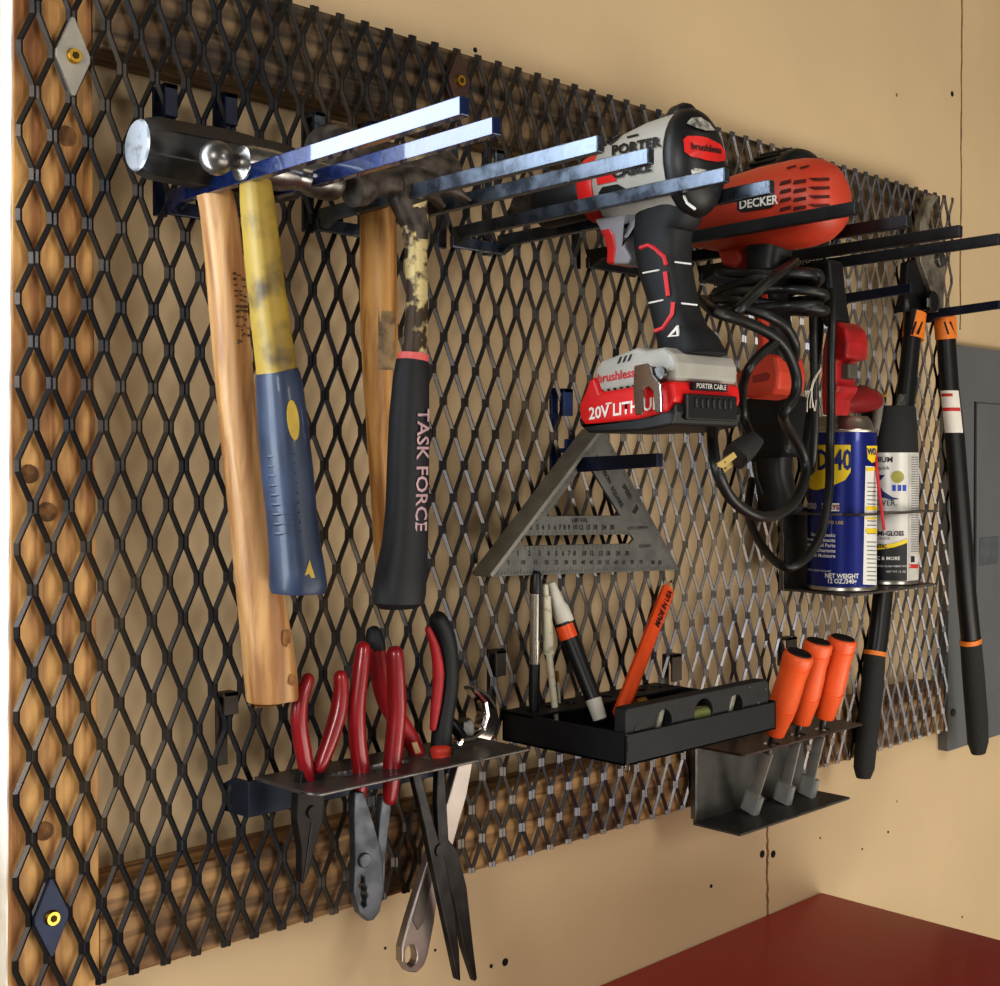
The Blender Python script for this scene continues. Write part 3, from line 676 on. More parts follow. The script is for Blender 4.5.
# cord: several turns round the handle, then hanging loops and the plug
yh = pts[2].y; zt = X(755, 268, xl).z
CORD = mat('black_cord_rubber', (21, 23, 24), .45, var=.15, coat=.1)
wr = []
for k in range(5*14+1):
    a = 2*math.pi*k/14-.6; tt = k/(5*14)
    wr.append(V((xo-.004+math.cos(a)*(.030+.004*math.sin(3*a+k)), yh+.000+math.sin(a)*(.047+.005*math.sin(2.2*a)), zt-.002-.036*tt+math.sin(a)*.008*math.cos(1.7*k/14))))
cd_ = build('power_cord', MB().tube(spline(wr, 2), .0040, n=10), CORD, t)
y_ = yh-.055
def pc(u, v, dy=0): return P(u, v, y_+dy)
lp1 = [pc(702, 300, .03), pc(716, 312), pc(745, 322), pc(770, 334), pc(786, 350), pc(796, 375), pc(795, 395), pc(784, 412), pc(786, 425, .02), pc(800, 448, .03), pc(806, 470, .03), pc(798, 496, .02), pc(782, 512, .01), pc(764, 517), pc(745, 510), pc(728, 494), pc(716, 466), pc(712, 430, .02), pc(714, 395, .06)]
build('cord_loop', MB().tube(spline(lp1, 6), .0042, n=10), CORD, cd_)
lp2 = [pc(795, 262, .04), pc(775, 276), pc(752, 296), pc(738, 310), pc(728, 316, .02)]
build('cord_loop', MB().tube(spline(lp2, 6), .0042, n=10), CORD, cd_)
lp3 = [pc(745, 308, .01), pc(768, 316), pc(786, 328), pc(795, 345), pc(794, 360, .01)]
build('cord_loop', MB().tube(spline(lp3, 6), .0040, n=10), CORD, cd_)
lp4 = [pc(776, 342, .0), pc(760, 355), pc(748, 370), pc(742, 392, .02), pc(744, 418, .03), pc(752, 440, .015), pc(750, 446)]
build('cord_loop', MB().tube(spline(lp4, 6), .0036, n=10), CORD, cd_)
PLG = mat('plug_rubber', (44, 44, 46), .5, var=.1)
pg = build('plug', MB().tube([pc(755, 440), pc(748, 446), pc(738, 454), pc(735, 457)], [.0065, .0085, .0095, .0095], [.006, .008, .0085, .0085], n=14, e=3.5), PLG, cd_)
BRB = mat('bright_brass_blade', (222, 196, 128), .35, .5, var=.05)
for dv, dy in ((0, 0), (6, .010)):
    q = [P(u, v+dv, y_+dy-.006) for u, v in ((734, 452), (737, 457), (723, 468), (719, 467), (718, 463))]
    hh = [P(u, v+dv, y_+dy-.006) for u, v in ((724.5, 461), (726.5, 461.5), (726, 463.5), (724, 463))]
    build('plug_blade', MB().slab(q, (0, .0014, 0), [hh]), BRB, pg, smooth=0)

# ================================================================== RED AND BLACK DRILL behind the orange one
xr = .5185
cr = X(812, 207, xr)
t = thing('red_drill', 'red and black power tool with round black body, hanging behind the orange corded drill', 'power tool', X(845, 420, xr))
pr = [(.058, .037), (.055, .047), (.05, .051), (.012, .0530), (.006, .051), (.001, .043), (0, .028)]
cr.z += .0035
body = build('body', MB().tube([V((xr, cr.y+a, cr.z)) for a, r in pr], [r for a, r in pr], side=(0, 0, 1), n=32), BLACK, t)
rb_ = MB()
for k in range(32):
    a = math.pi*2*k/32; c_ = V((xr+math.cos(a)*.0528, cr.y+.03, cr.z+math.sin(a)*.0528)); rb_.tube([c_+V((0, -.014, 0)), c_+V((0, .014, 0))], .0018, n=6)
build('grip_ribs', rb_, BLACK, body)
build('chrome_ring', MB().tube([V((xr+math.cos(a)*.0512, cr.y+.002, cr.z+math.sin(a)*.0512)) for a in [math.pi*1.02+math.pi*.96*k/40 for k in range(40)]], .0012, n=6), STEEL, body)
def on_red(u, v):
    d = ray(u, v); o = CAM-V((xr, 0, cr.z)); a = d.x*d.x+d.z*d.z; b = 2*(d.x*o.x+d.z*o.z); q = b*b-4*a*(o.x*o.x+o.z*o.z-.0537**2)
    s_ = (-b-math.sqrt(max(q, 0)))/(2*a); p = CAM+d*s_; return p, V((p.x-xr, 0, p.z-cr.z)).normalized()
letters('lettering', 'WORKFORCE', lambda s, q: on_red(814+s*1080, 257-s*1080*.34-q*1080, ), .0105, mat('silver_ink', (150, 150, 150), .4, .3), body, squeeze=.85, bold=.0002, dense=.004)
RDR = mat('scuffed_red_plastic', (172, 30, 32), .45, rgb2=(140, 24, 28), scale=60)
xh = xr-.018
hd_ = build('handle', MB().slab([X(u, v, xh) for u, v in ((826, 330), (829, 324), (838, 321), (846, 329), (848, 342), (847, 358), (836, 360), (835, 383), (839, 386), (836, 392), (831, 399), (829, 415), (822, 415), (821, 395), (822, 350))], (.036, 0, 0)), RDR, t, smooth=0, bevel=.005, seg=3)
build('trigger', MB().slab([X(u, v, xr-.008) for u, v in ((834, 364), (849, 363), (849, 378), (834, 380))], (.016, 0, 0)), mat('grey_trigger', (84, 78, 70), .5), t, smooth=0, bevel=.0015)
build('neck', MB().slab([X(u, v, xr-.014) for u, v in ((806, 262), (828, 258), (832, 300), (836, 322), (824, 328), (814, 310))], (.028, 0, 0)), BLACK, t, smooth=0, bevel=.004)
yq = cr.y-.035
def pq(u, v, dy=0): return P(u, v, yq+dy)
c1 = [pq(812, 276, .03), pq(813, 320), pq(814, 370), pq(815, 420), pq(811, 470, .01), pq(805, 455, .03), pq(812, 400, .04), pq(819, 340, .03), pq(820, 290, .02)]
cdr = build('power_cord', MB().tube(spline(c1, 5), .0038, n=10), CORD, t)
c2 = [pq(828, 276, .02), pq(832, 310), pq(831, 360), pq(831, 410), pq(830, 450), pq(829, 490, -.01), pq(822, 530, -.012), pq(808, 556, -.012), pq(788, 567, -.01), pq(770, 556, .02), pq(754, 532, .06), pq(748, 510, .10), pq(752, 480, .12)]
build('cord_loop', MB().tube(spline(c2, 6), .0040, n=10), CORD, cdr)
tw = MB()
for k in range(4):
    a = pq(821, 368, -.004); q = [a, pq(815-k*1.2, 380+k*2, -.008), pq(808+k*2.2, 396+k*5, -.008), pq(807+k*3, 412-k*4, -.006)]
    tw.tube(spline(q, 4), .0006, n=5)
build('twine', tw, mat('white_twine', (215, 210, 196), .8, var=.1), cdr)

# black pistol grip tool hung under the orange drill
xp = .535
t = thing('pistol_grip_tool', 'black plastic pistol-grip tool hanging under the orange drill handle', 'power tool', X(765, 517, xp))
xf = xp-.022
build('body', MB().slab([X(u, v, xf) for u, v in ((741, 398), (786, 394), (787, 452), (780, 457), (752, 458), (740, 440), (737, 415))], (.044, 0, 0)), BLACK, t, smooth=0, bevel=.007, seg=3)
pts = [X(u, v, xp-.016) for u, v in ((762, 452), (764, 475), (768, 497), (770, 511))]
build('grip', MB().tube([V((xp, p.y, p.z)) for p in pts], [.017, .0155, .016, .018], [.021, .018, .019, .024], side=(1, 0, 0), n=20, e=2.5, dome=.4), BLACK, t)
build('seam', MB().tube([X(u, v, xp-.0168) for u, v in ((755, 462), (757, 478), (763, 494))], .0008, n=6), mat('grey_sheen_plastic', (70, 72, 74), .3), t)
# its blue hook
t = thing('tool_hook', 'blue hook behind the cord, left of the blue spray can', 'hook', P(796, 430, .0), 'prong hooks pushed into the grid')
p0, p1 = P(787, 432, -.003), P(799, 398, -.003)
build('back_plate', MB().box((p0.x, -.006, p0.z), (p1.x, -.003, p1.z)), mat('blue_tab_enamel', (24, 44, 88)), t, smooth=0, bevel=.0006)
build('prong', MB().box((p0.x+.004, -.055, p0.z), (p0.x+.011, -.003, p0.z+.010)), NAVY, t, smooth=0, bevel=.0006)
# ================================================================== BOLT CUTTERS
yb = -.0132
t = thing('bolt_cutters', 'long black bolt cutters with orange collars hanging open at the right end of the grid', 'bolt cutters', P(915, 700, yb))
CB = mat('gunmetal_blade', (150, 142, 126), .45, .5, rgb2=(96, 90, 82), scale=50)
BLKM = mat('black_tool_enamel', (24, 24, 26), .38, .2, var=.1)
ORC = mat('orange_collar', (228, 128, 42), .5, var=.05)
FOAM = mat('dark_foam_grip', (42, 43, 42), .85, var=.12, scale=250)
def pb(l, y=yb): return [P(u, v, y) for u, v in l]
jaw = [(934, 194), (928, 200), (921, 222), (920, 240), (921, 258), (932, 262), (934, 250), (930, 238), (929, 222), (933, 206), (939, 197)]
hd = build('hooked_jaw', MB().slab(pb(jaw, yb-.006), (0, .009, 0)), CB, t, smooth=0, bevel=.0012)
build('jaw', MB().slab(pb([(921, 236), (936, 246), (945, 256), (946, 272), (944, 300), (944, 312), (933, 312), (932, 292), (926, 276), (921, 262)], yb-.010), (0, .008, 0)), CB, t, smooth=0, bevel=.0012)
build('blade_plate', MB().slab(pb([(908, 262), (922, 258), (930, 278), (934, 300), (926, 310), (904, 312), (906, 290)], yb-.004), (0, .010, 0)), BLKM, t, smooth=0, bevel=.0012)
for u, v, r in ((938, 260, .009), (929.5, 302, .0125)):
    q = P(u, v, yb-.010); pv = build('pivot_bolt', MB().disc(q, (0, -1, 0), r, .006, 18), STEEL if r < .01 else BLKM, t, bevel=.0008)
build('bolt_slot', MB().slab([P(928.5, 298, yb-.0175), P(930.5, 298, yb-.0175), P(930.5, 307, yb-.0175), P(928.5, 307, yb-.0175)], (0, .002, 0)), CHROME, pv, smooth=0)
for pts_, nm in ((((915, 312, 12.5), (911, 345, 11), (907, 385, 11.5), (902, 430, 12), (893, 510, 12), (884, 585, 12), (878, 640, 12.2), (875.5, 655, 12.2)), 'l'), (((944, 314, 11), (946, 335, 11.5), (949, 385, 11.8), (955, 440, 12), (961, 520, 12), (967, 600, 12), (971, 640, 12))  , 'r')):
    q = [P(u, v, yb) for u, v, r in pts_]; r_ = [rpx(r, a) for (u, v, r), a in zip(pts_, q)]
    h = build('handle', MB().tube(q, r_, [a*.74 for a in r_], side=(1, 0, 0), n=16), BLKM, t)
    u0, v0, rr0 = (pts_[0] if nm == 'l' else (944.5, 318, 11.5))
    build('collar', MB().tube([P(u0+.5, 313 if nm == 'l' else 317, yb), P(u0-2.2 if nm == 'l' else u0+1.6, 339, yb)], rpx(13, q[0]), rpx(10, q[0]), side=(1, 0, 0), n=20), ORC, h)
    for k in (0, 6):
        e0 = P(u0-3+k, 334, yb-.0112); e1 = P(u0+1+k, 322, yb-.0112)
        if nm == 'r': e0, e1 = P(u0+4+k, 334, yb-.0112), P(u0+k, 322, yb-.0112)
        build('collar_slot', MB().tube([e0, e1], .0012, n=6), BLKINK, h)
    gpts = ((875, 652, 12.8), (872, 690, 13.4), (866, 745, 13), (864, 768, 12.5), (863.5, 778, 8.5)) if nm == 'l' else ((970.5, 640, 12.6), (973, 670, 13.3), (977, 720, 13.3), (978, 742, 12.6), (978.5, 753, 8.5))
    q2 = [P(u, v, yb) for u, v, r in gpts]; r2 = [rpx(r, a) for (u, v, r), a in zip(gpts, q2)]
    g2 = build('foam_grip', MB().tube(q2, r2, [a*.76 for a in r2], side=(1, 0, 0), n=18), FOAM, h)
    gu, gv = gpts[0][:2]
    build('orange_ring', MB().tube([P(gu, gv-1, yb), P(gu-.5 if nm == 'l' else gu+.3, gv+3.5, yb)], rpx(13.3, q2[0]), rpx(10, q2[0]), side=(1, 0, 0), n=18), ORC, h)
    if nm == 'r':
        LBL = mat('white_label_paper', (222, 216, 206), .6, var=.03)
        def wrap(u0_, u1_, v0_, v1_, m, nm_, par, lift):
            vs = []; N = 8
            for k in range(N+1):
                for v in (v0_, v1_):
                    cu = 949+(v-385)*.109; off = u0_+(u1_-u0_)*k/N
                    vs.append(round_pt(cu+off, v, cu, yb, rpx(11.9, P(cu, v, yb)), .76*rpx(11.9, P(cu, v, yb)), lift)[0])
            return build(nm_, MB().add(vs, [(2*k, 2*k+2, 2*k+3, 2*k+1) for k in range(N)]), m, par)
        lb = wrap(-9.5, 10.5, 391, 433, LBL, 'warning_label', h, .0006)
        RI = mat('red_ink', (190, 40, 40), .6)
        wrap(-8.5, 4, 394, 397, RI, 'label_stripe', lb, .0009); wrap(-9, 10, 408, 411.5, RI, 'label_stripe', lb, .0009)
    else:
        build('silver_label', MB().slab([P(u, v, yb-.0092) for u, v in ((899, 394), (906, 394), (904, 410), (896, 410))], (0, .001, 0)), mat('foil_label', (120, 118, 112), .4, .5, rgb2=(50, 50, 50), scale=300), h, smooth=0)

# ================================================================== SPRAY CAN SHELF AND CANS
zb = P(783, 588, -.006).z; xl0 = P(781, 560, -.006).x; zr = P(860, 512.5, -.075).z
t = thing('can_shelf', 'dark steel two-tier holder carrying the two spray cans', 'shelf', (.72, -.006, zb))
CST = mat('can_shelf_steel', (104, 98, 92), .42, .6, var=.2, scale=30)
yF = -.094
xr0 = P(937, 585, yF).x
build('bottom_plate', MB().slab([V((xl0, -.005, zb)), V((xl0, -.030, zb)), V((P(850, 592, yF).x, yF, zb)), V((xr0, yF, zb)), V((xr0+.004, -.0215, zb)), V((.690, -.0215, zb)), V((.690, -.005, zb))], (0, 0, -.0025)), CST, t, smooth=0, bevel=.0006)
build('back_plate', MB().box((xl0, -.0075, zb), (.690, -.005, zr+.004)), CST, t, smooth=0, bevel=.0005)
xw, xp_ = P(842, 500, -.057).x, P(889, 500, -.057).x
WR, PR = .0350, .0320
def circ(cx, cy, r, z, n=40): return [V((cx+r*math.cos(2*math.pi*k/n), cy+r*math.sin(2*math.pi*k/n), z)) for k in range(n)]
xr1 = P(937, 508, yF).x
build('ring_plate', MB().slab([V((xl0, -.005, zr)), V((xl0, -.045, zr)), V((xw-.028, yF-.0015, zr)), V((xr1, yF-.0015, zr)), V((xr1, -.0215, zr)), V((.690, -.0215, zr)), V((.690, -.005, zr))], (0, 0, -.0022), [circ(xw, -.057, WR+.0012, zr), circ(xp_, -.056, PR+.0012, zr)]), CST, t, smooth=0, bevel=.0004)
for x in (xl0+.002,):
    build('upright', MB().box((x-.003, -.010, zb-.002), (x, -.004, P(779, 532, -.006).z)), STEEL, t, smooth=0, bevel=.0004)  # bare steel strip standing in for the highlight on the plate's left edge

def can_fn(cx, cy, R_, sc_=1.):
    """s (metres round the can) measured from the camera-facing line, z up"""
    a0 = vang((cx, cy))
    def fn(s, z, lift=.0003):
        a = a0+s/R_; n = V((math.cos(a), math.sin(a), 0)); return V((cx, cy, z))+n*(R_+lift), n
    return fn
def can_patch(name, fn, pts, m, parent, lift=.0004, n=8):
    """pts = list of (s, z) outline; triangulated fine enough to hug the can"""
    bm = bmesh.new(); vs = [bm.verts.new((s, z, 0)) for s, z in pts]; f = bm.faces.new(vs)
    bmesh.ops.triangulate(bm, faces=bm.faces)
    for _ in range(4):
        ed = [e for e in bm.edges if abs(e.verts[0].co.x-e.verts[1].co.x) > .005]
        if not ed: break
        bmesh.ops.subdivide_edges(bm, edges=ed, cuts=1); bmesh.ops.triangulate(bm, faces=bm.faces)
    mb = MB(); bm.verts.index_update()
    mb.add([fn(v.co.x, v.co.y, lift)[0] for v in bm.verts], [tuple(v.index for v in f.verts) for f in bm.faces]); bm.free()
    return build(name, mb, m, parent, smooth=60)
def can_text(txt, fn, s, z, size, m, parent, lift=.0009, **k):
    return letters('lettering', txt, lambda a, b: fn(s+a, z+b, lift), size, m, parent, th=0., dense=.004, **k)
def can_lathe(cx, cy, prof, n=40): return MB().tube([V((cx, cy, z)) for r, z in prof], [r for r, z in prof], side=(1, 0, 0), n=n)
def zc_(v, x, y=-.057, du=0): return X(842, v, x).z if 0 else (CAM+ray(842, v)*(((V((x, y, 0))-CAM).dot(FW))/1.)).z
# blue can
cx, cy = xw, -.057
t = thing('spray_can', 'blue and yellow lubricant spray can with red flip nozzle', 'spray can', (cx, cy, zb))
zS = zc_(432, cx)              # shoulder seam
CANB = mat('can_blue_print', (16, 34, 118), .3, .35, var=.04, coat=.3)
TIN = mat('bare_tin', (176, 170, 160), .3, .9)
f0 = can_fn(cx, cy, WR)
b_ = build('body', can_lathe(cx, cy, [(WR, zb+.005), (WR, zS-.001)]), CANB, t)
build('rim', can_lathe(cx, cy, [(WR-.004, zb+.0003), (WR+.0006, zb+.0012), (WR+.0006, zb+.004), (WR, zb+.0052)]), TIN, t)
zt_ = zc_(417, cx)
build('shoulder', can_lathe(cx, cy, [(WR, zS-.0012), (WR+.0008, zS), (WR+.0006, zS+.002), (WR-.003, zS+.004), (WR-.006, zt_-.004), (WR-.009, zt_), (.012, zt_+.001)]), TIN, t)
REDN = mat('red_nozzle_plastic', (128, 20, 24), .42, var=.06)
def pw(u, v, y=cy): return P(u, v, y)
nq = [pw(u, v, cy-.020) for u, v in ((836, 404), (847, 400.5), (861, 399), (873, 400.5))]
nz = build('nozzle', MB().tube(nq, [rpx(r, nq[0]) for r in (10, 13, 14.5, 11)], [rpx(r, nq[0])*1.1 for r in (9, 12, 13, 10)], side=(0, 0, 1), n=20, dome=.8), REDN, t)
build('nozzle_tip', MB().tube([pw(877, 391, cy-.02), pw(879, 400, cy-.022), pw(877, 420, cy-.024), pw(874.5, 436, cy-.025)], [.005, .0056, .0046, .0034], n=12), mat('grey_nozzle_tip', (120, 116, 108), .5), nz)
build('brass_stem', MB().disc(pw(882, 395, cy-.02), (1, -.2, .1), .0032, .004, 12), BRASS, nz)
build('straw', MB().tube(spline([pw(874.5, 434, cy-.026), pw(876, 460, cy-.035), pw(879, 490, -.097), pw(884, 530, -.103)], 5), .0017, n=8), mat('red_straw', (206, 62, 70), .35), nz)
K = 968.
def surf_z(v, cx_, cy_, R_, q): 
    a = vang((cx_, cy_))+math.asin(q); return max(zb+.0055, zc_(v, cx_+R_*math.cos(a), cy_+R_*math.sin(a)))
def sz(u, v):     # picture reading -> (s, z) on the blue can
    q = max(-.985, min(.985, (u-842)/(WR*K))); return math.asin(q)*WR, surf_z(v, xw, -.057, WR, q)
YE = mat('yellow_print', (228, 200, 30), .45, var=.04)
WP_ = mat('white_print', (222, 222, 216), .45, var=.03)
BLUT = mat('blue_ink', (18, 34, 110), .45)
def patch_uv(name, uv, m, parent, lift=.0004): return can_patch(name, f0, [sz(u, v) for u, v in uv], m, parent, lift)
sh = patch_uv('shield', ((810, 445), (850, 445), (850, 472), (845, 480), (830, 487), (818, 490), (810, 488)), YE, b_, .0004)
s_, z_ = sz(827, 461); can_text('WD-40', f0, s_-.002, z_, .0285, BLUT, sh, .0008, bold=.0008, squeeze=.62)
sh2 = patch_uv('shield', ((865, 446), (875.5, 446), (875.5, 460), (870, 463), (866, 459)), YE, b_)
s_, z_ = sz(870.5, 452); can_text('WD', f0, s_, z_, .009, BLUT, sh2, .0008, bold=.0003)
lb = patch_uv('white_panel', ((864, 466), (876.2, 467), (875.6, 585), (862, 584)), WP_, b_)
for k in range(26):
    v = 474+k*4.2
    if k not in (0, 1, 9, 10, 15): patch_uv('print_line', ((865.5, v), (874.5, v+.3), (874.5, v+1.3), (865.5, v+1)), mat('grey_print', (120, 120, 122), .6), lb, .0008)
for v0_, v1_ in ((467.5, 471), (506, 510), (517, 519), (528, 533)): patch_uv('yellow_bar', ((864.5, v0_), (875, v0_+.3), (875, v1_), (864.5, v1_)), YE, lb, .0009)
wb = patch_uv('white_box', ((823, 503), (839.5, 503), (839.5, 511), (823, 511)), WP_, b_); s_, z_ = sz(831, 507.3); can_text('WAYS', f0, s_, z_, .0066, mat('maroon_ink', (120, 40, 40), .5), wb, .0009, bold=.0002)
s_, z_ = sz(815, 506); can_text('2000', f0, s_-.004, z_, .009, WP_, b_)
s_, z_ = sz(836, 522.5); can_text('TO USE', f0, s_, z_, .0046, YE, b_)
for k, tx in enumerate(('Stops Squeaks', 'Removes & Protects', 'Loosens Rusted Parts', 'Frees Sticky Mechanisms', 'Drives Out Moisture')):
    s_, z_ = sz(836, 535+k*5.2); can_text(tx, f0, s_, z_, .0052, WP_, b_, align='RIGHT', bold=.0001)
s_, z_ = sz(832, 571); can_text('CONTENTS UNDER PRESSURE', f0, s_, z_, .0028, WP_, b_, align='RIGHT')
s_, z_ = sz(842, 578.5); can_text('NET WEIGHT\n12 OZ./340g', f0, s_, z_, .0066, WP_, b_, bold=.0002, squeeze=.85, ls=.8)
# black capped paint can
cx2, cy2 = xp_, -.056
t = thing('spray_can', 'white label spray paint can with tall matte black cap', 'spray can', (cx2, cy2, zb))
zc2 = lambda v: zc_(v, cx2, cy2)
f2 = can_fn(cx2, cy2, PR)
b2 = build('body', can_lathe(cx2, cy2, [(PR, zb+.005), (PR, zc2(453))]), mat('white_can_print', (214, 212, 204), .35, .1, var=.02, coat=.2), t)
build('rim', can_lathe(cx2, cy2, [(PR-.004, zb+.0003), (PR+.0006, zb+.0012), (PR+.0006, zb+.0040), (PR, zb+.0052)]), TIN, t)
build('cap', can_lathe(cx2, cy2, [(PR-.0002, zc2(453)), (PR-.0004, zc2(452)), (PR-.0032, zc2(409)), (PR-.0045, zc2(407)), (.004, zc2(406.5))]), mat('matte_black_cap', (34, 35, 36), .7, var=.05), t)
def sz2(u, v):
    q = max(-.985, min(.985, (u-889)/(PR*950.))); return math.asin(q)*PR, surf_z(v, xp_, -.056, PR, q)
def p2(name, uv, m, parent, lift=.0004): return can_patch(name, f2, [sz2(u, v) for u, v in uv], m, parent, lift)
NAVI = mat('navy_print', (30, 40, 104), .45)
def t2(tx, u, v, size, m, par, **k): s_, z_ = sz2(u, v); return can_text(tx, f2, s_, z_, size, m, par, **k)
cl = p2('side_column', ((909, 454), (918.8, 454), (918.8, 582), (909, 582)), mat('pale_grey_print', (196, 194, 188), .5), b2)
for k in range(40):
    v = 457+k*2.4
    if v < 552: p2('print_line', ((911, v), (918, v), (918, v+.9), (911, v+.9)), mat('grey_print', (120, 120, 122), .6), cl, .0008)
p2('barcode', ((911, 556), (914.5, 556), (914.5, 562), (911, 562)), BLKINK, cl, .0009); p2('red_bar', ((909.5, 564), (918, 564), (918, 568), (909.5, 568)), mat('red_ink', (190, 40, 40), .6), cl, .0009)
kb = p2('black_band', ((864, 549), (880, 548), (895, 546), (907.5, 541.5), (907.5, 581), (864, 581)), BLKINK, b2)
p2('yellow_band', ((864, 545), (880, 545), (895, 543), (907.5, 538.5), (907.5, 542.5), (895, 547), (880, 549.5), (864, 550)), YE, b2, .0008)
t2('PREMIUM', 878, 460, .0080, BLKINK, b2, bold=.0002); t2('quick', 884, 468, .0062, BLKINK, b2)
p2('blue_wedge', ((872, 475), (886, 475), (879, 483), (884, 491), (893, 497), (900, 499), (892, 500), (882, 497), (872, 490)), NAVI, b2)
s_, z_ = sz2(898, 477); p2('round_seal', [(898+6.2*math.cos(2*math.pi*k/18), 477+6.2*math.sin(2*math.pi*k/18)) for k in range(18)], mat('olive_gold_print', (156, 150, 70), .45), b2)
for u in (893, 898.2, 903): p2('blue_square', ((u, 485), (u+3.4, 485), (u+3.4, 491), (u, 491)), mat('bright_blue_print', (36, 70, 180), .45), b2)
t2('COVER.', 884, 503, .0084, BLKINK, b2); t2('SEMI-GLOSS', 889, 533.5, .0070, BLKINK, b2, bold=.0002, squeeze=.9); t2('BLACK', 886, 538.3, .0036, BLKINK, b2)
t2('PLASTIC', 879, 546, .0052, BLKINK, b2, lift=.0013, bold=.0002); t2('PLASTIC & MORE', 882, 558, .0052, WP_, kb, bold=.0001); t2('METAL WOOD GLASS FABRIC WICKER', 890, 566, .0028, WP_, kb); t2('NET WT 12 OZ', 897, 571.5, .0030, WP_, kb)
# ================================================================== PLIERS SHELF AND ITS TOOLS
xs0, xs1, ysf, zs = -.0385, .1640, -.079, .1165
t = thing('pliers_shelf', 'dark steel shelf with slots holding the red handled pliers', 'shelf', (.06, -.006, .10))
SHS = mat('shelf_mill_steel', (104, 98, 97), .36, .65, var=.22, scale=25, rvar=.1)
cr_ = .010
top = [V((xs0, -.010, zs)), V((xs0, ysf+cr_, zs))]+[V((xs0+cr_-cr_*math.cos(a), ysf+cr_-cr_*math.sin(a), zs)) for a in (.4, .8, 1.2)]+[V((xs0+cr_, ysf, zs)), V((xs1, ysf, zs)), V((xs1, -.010, zs))]
slots = []
for cx_, cy_, a_, b_ in ((.012, -.046, .013, .007), (.052, -.046, .020, .008), (.098, -.050, .014, .009)):
    slots.append([V((cx_+a_*math.cos(2*math.pi*k/16), cy_+b_*math.sin(2*math.pi*k/16), zs)) for k in range(16)])
sp = build('shelf_plate', MB().slab(top, (0, 0, -.0028), slots), SHS, t, smooth=0, bevel=.0004)
build('edge_highlight', MB().tube([V((xs0+.001, ysf+cr_+.004, zs-.0012))]+[V((xs0+cr_-cr_*math.cos(a), ysf+cr_-cr_*math.sin(a)-.0003, zs-.0012)) for a in (.3, .6, .9, 1.2, 1.5)]+[V((xs1, ysf-.0003, zs-.0012))], .0011, n=8), STEEL, t)  # brighter steel tube paints the highlight along the shelf front
zb0 = P(248, 818, -.012).z
build('back_strip', MB().box((P(248, 800, -.012).x, -.0125, zb0), (xs1, -.0095, zs-.002)), mat('bluish_black_strip', (46, 52, 66), .45, .6, var=.15), t, smooth=0, bevel=.0006)
q0, q1 = P(248, 784, -.012), P(229, 790, .008)
build('side_wing', MB().slab([V((q0.x, -.012, zb0)), V((q0.x, -.012, zs-.002)), V((q0.x-.006, -.002, zs)), V((q0.x-.010, .004, zs-.004)), V((q0.x-.010, .004, zb0+.004))], (.0025, 0, 0)), mat('bluish_black_strip', (46, 52, 66), .45, .6), t, smooth=0, bevel=.0006)
for u in (223, 495):
    a = P(u-7, 692 if u < 300 else 650, .004); b = P(u+7, 715 if u < 300 else 676, -.004); c = P(u, 765 if u < 300 else 745, .004)
    m_ = MB().box((a.x, .0035, c.z), (a.x+.009, .006, a.z)); m_.box((a.x, -.005, a.z-.003), (a.x+.0125, .006, a.z)); m_.box((a.x+.001, -.005, b.z), (a.x+.0125, -.0025, a.z))
    build('hook_tab', m_, mat('brownish_tab_steel', (70, 64, 58), .5, .5), t, smooth=0, bevel=.0006)

def tpx(pts, y, m, nm, parent, flat=1., n=14, dome=.9, label=None, e=2.):
    q = [P(p[0], p[1], y+(p[3] if len(p) > 3 else 0)) for p in pts]; r = [rpx(p[2], a) for p, a in zip(pts, q)]
    qs = spline(q, 3); rs = [x for i in range(len(r)-1) for x in (r[i], r[i]*2/3+r[i+1]/3, r[i]/3+r[i+1]*2/3)]+[r[-1]]
    return build(nm, MB().tube(qs, rs, [x*flat for x in rs], side=(1, 0, 0), n=n, dome=dome, e=e), m, parent, label=label)
def ppx(pts, y, th, m, nm, parent, holes=(), bevel=.0008, dy=0):
    return build(nm, MB().slab([P(u, v, y) for u, v in pts], (0, th, 0), [[P(u, v, y) for u, v in h] for h in holes]), m, parent, smooth=0, bevel=bevel)
def ell(u, v, a, b, n=14): return [(u+a*math.cos(2*math.pi*k/n), v+b*math.sin(2*math.pi*k/n)) for k in range(n)]
DKJ = mat('dark_oxidised_jaw', (44, 40, 38), .5, .6, rgb2=(34, 32, 32), scale=80, bump=.15)
GRJ = mat('grey_plier_steel', (88, 92, 99), .42, .7, rgb2=(68, 72, 79), scale=60, rvar=.1)
# 1 small needle nose
yp = -.046
t = thing('needle_nose_pliers', 'small red handled needle nose pliers, leftmost on the shelf', 'pliers', P(304, 883, yp))
tpx([(309, 780, 6), (307, 772, 7.6), (303, 750, 8.6), (299, 722, 8.6), (301, 698, 8), (308, 679, 6.6)], yp, DGLOVE, 'handle', t)
tpx([(320, 768, 6), (323, 759, 7.4), (330, 740, 8.5), (338, 714, 8.8), (341, 692, 8), (340.5, 676, 6.8)], yp-.004, DGLOVE, 'handle', t)
ppx([(303, 770), (314, 776), (316, 764), (324, 764), (325, 800), (323, 822), (316, 845), (309, 872), (304, 884), (302, 883), (302, 850), (297, 820), (298, 798)], yp-.003, .008, DKJ, 'jaws', t)
build('pivot', MB().disc(P(312, 812, yp-.003), (0, -1, 0), .0045, .002, 14), DKJ, t)
build('jaw_gap', MB().slab([P(u, v, yp-.0036) for u, v in ((311.5, 822), (313, 822), (304.5, 880), (303.5, 880))], (0, .001, 0)), BLKINK, t, smooth=0)
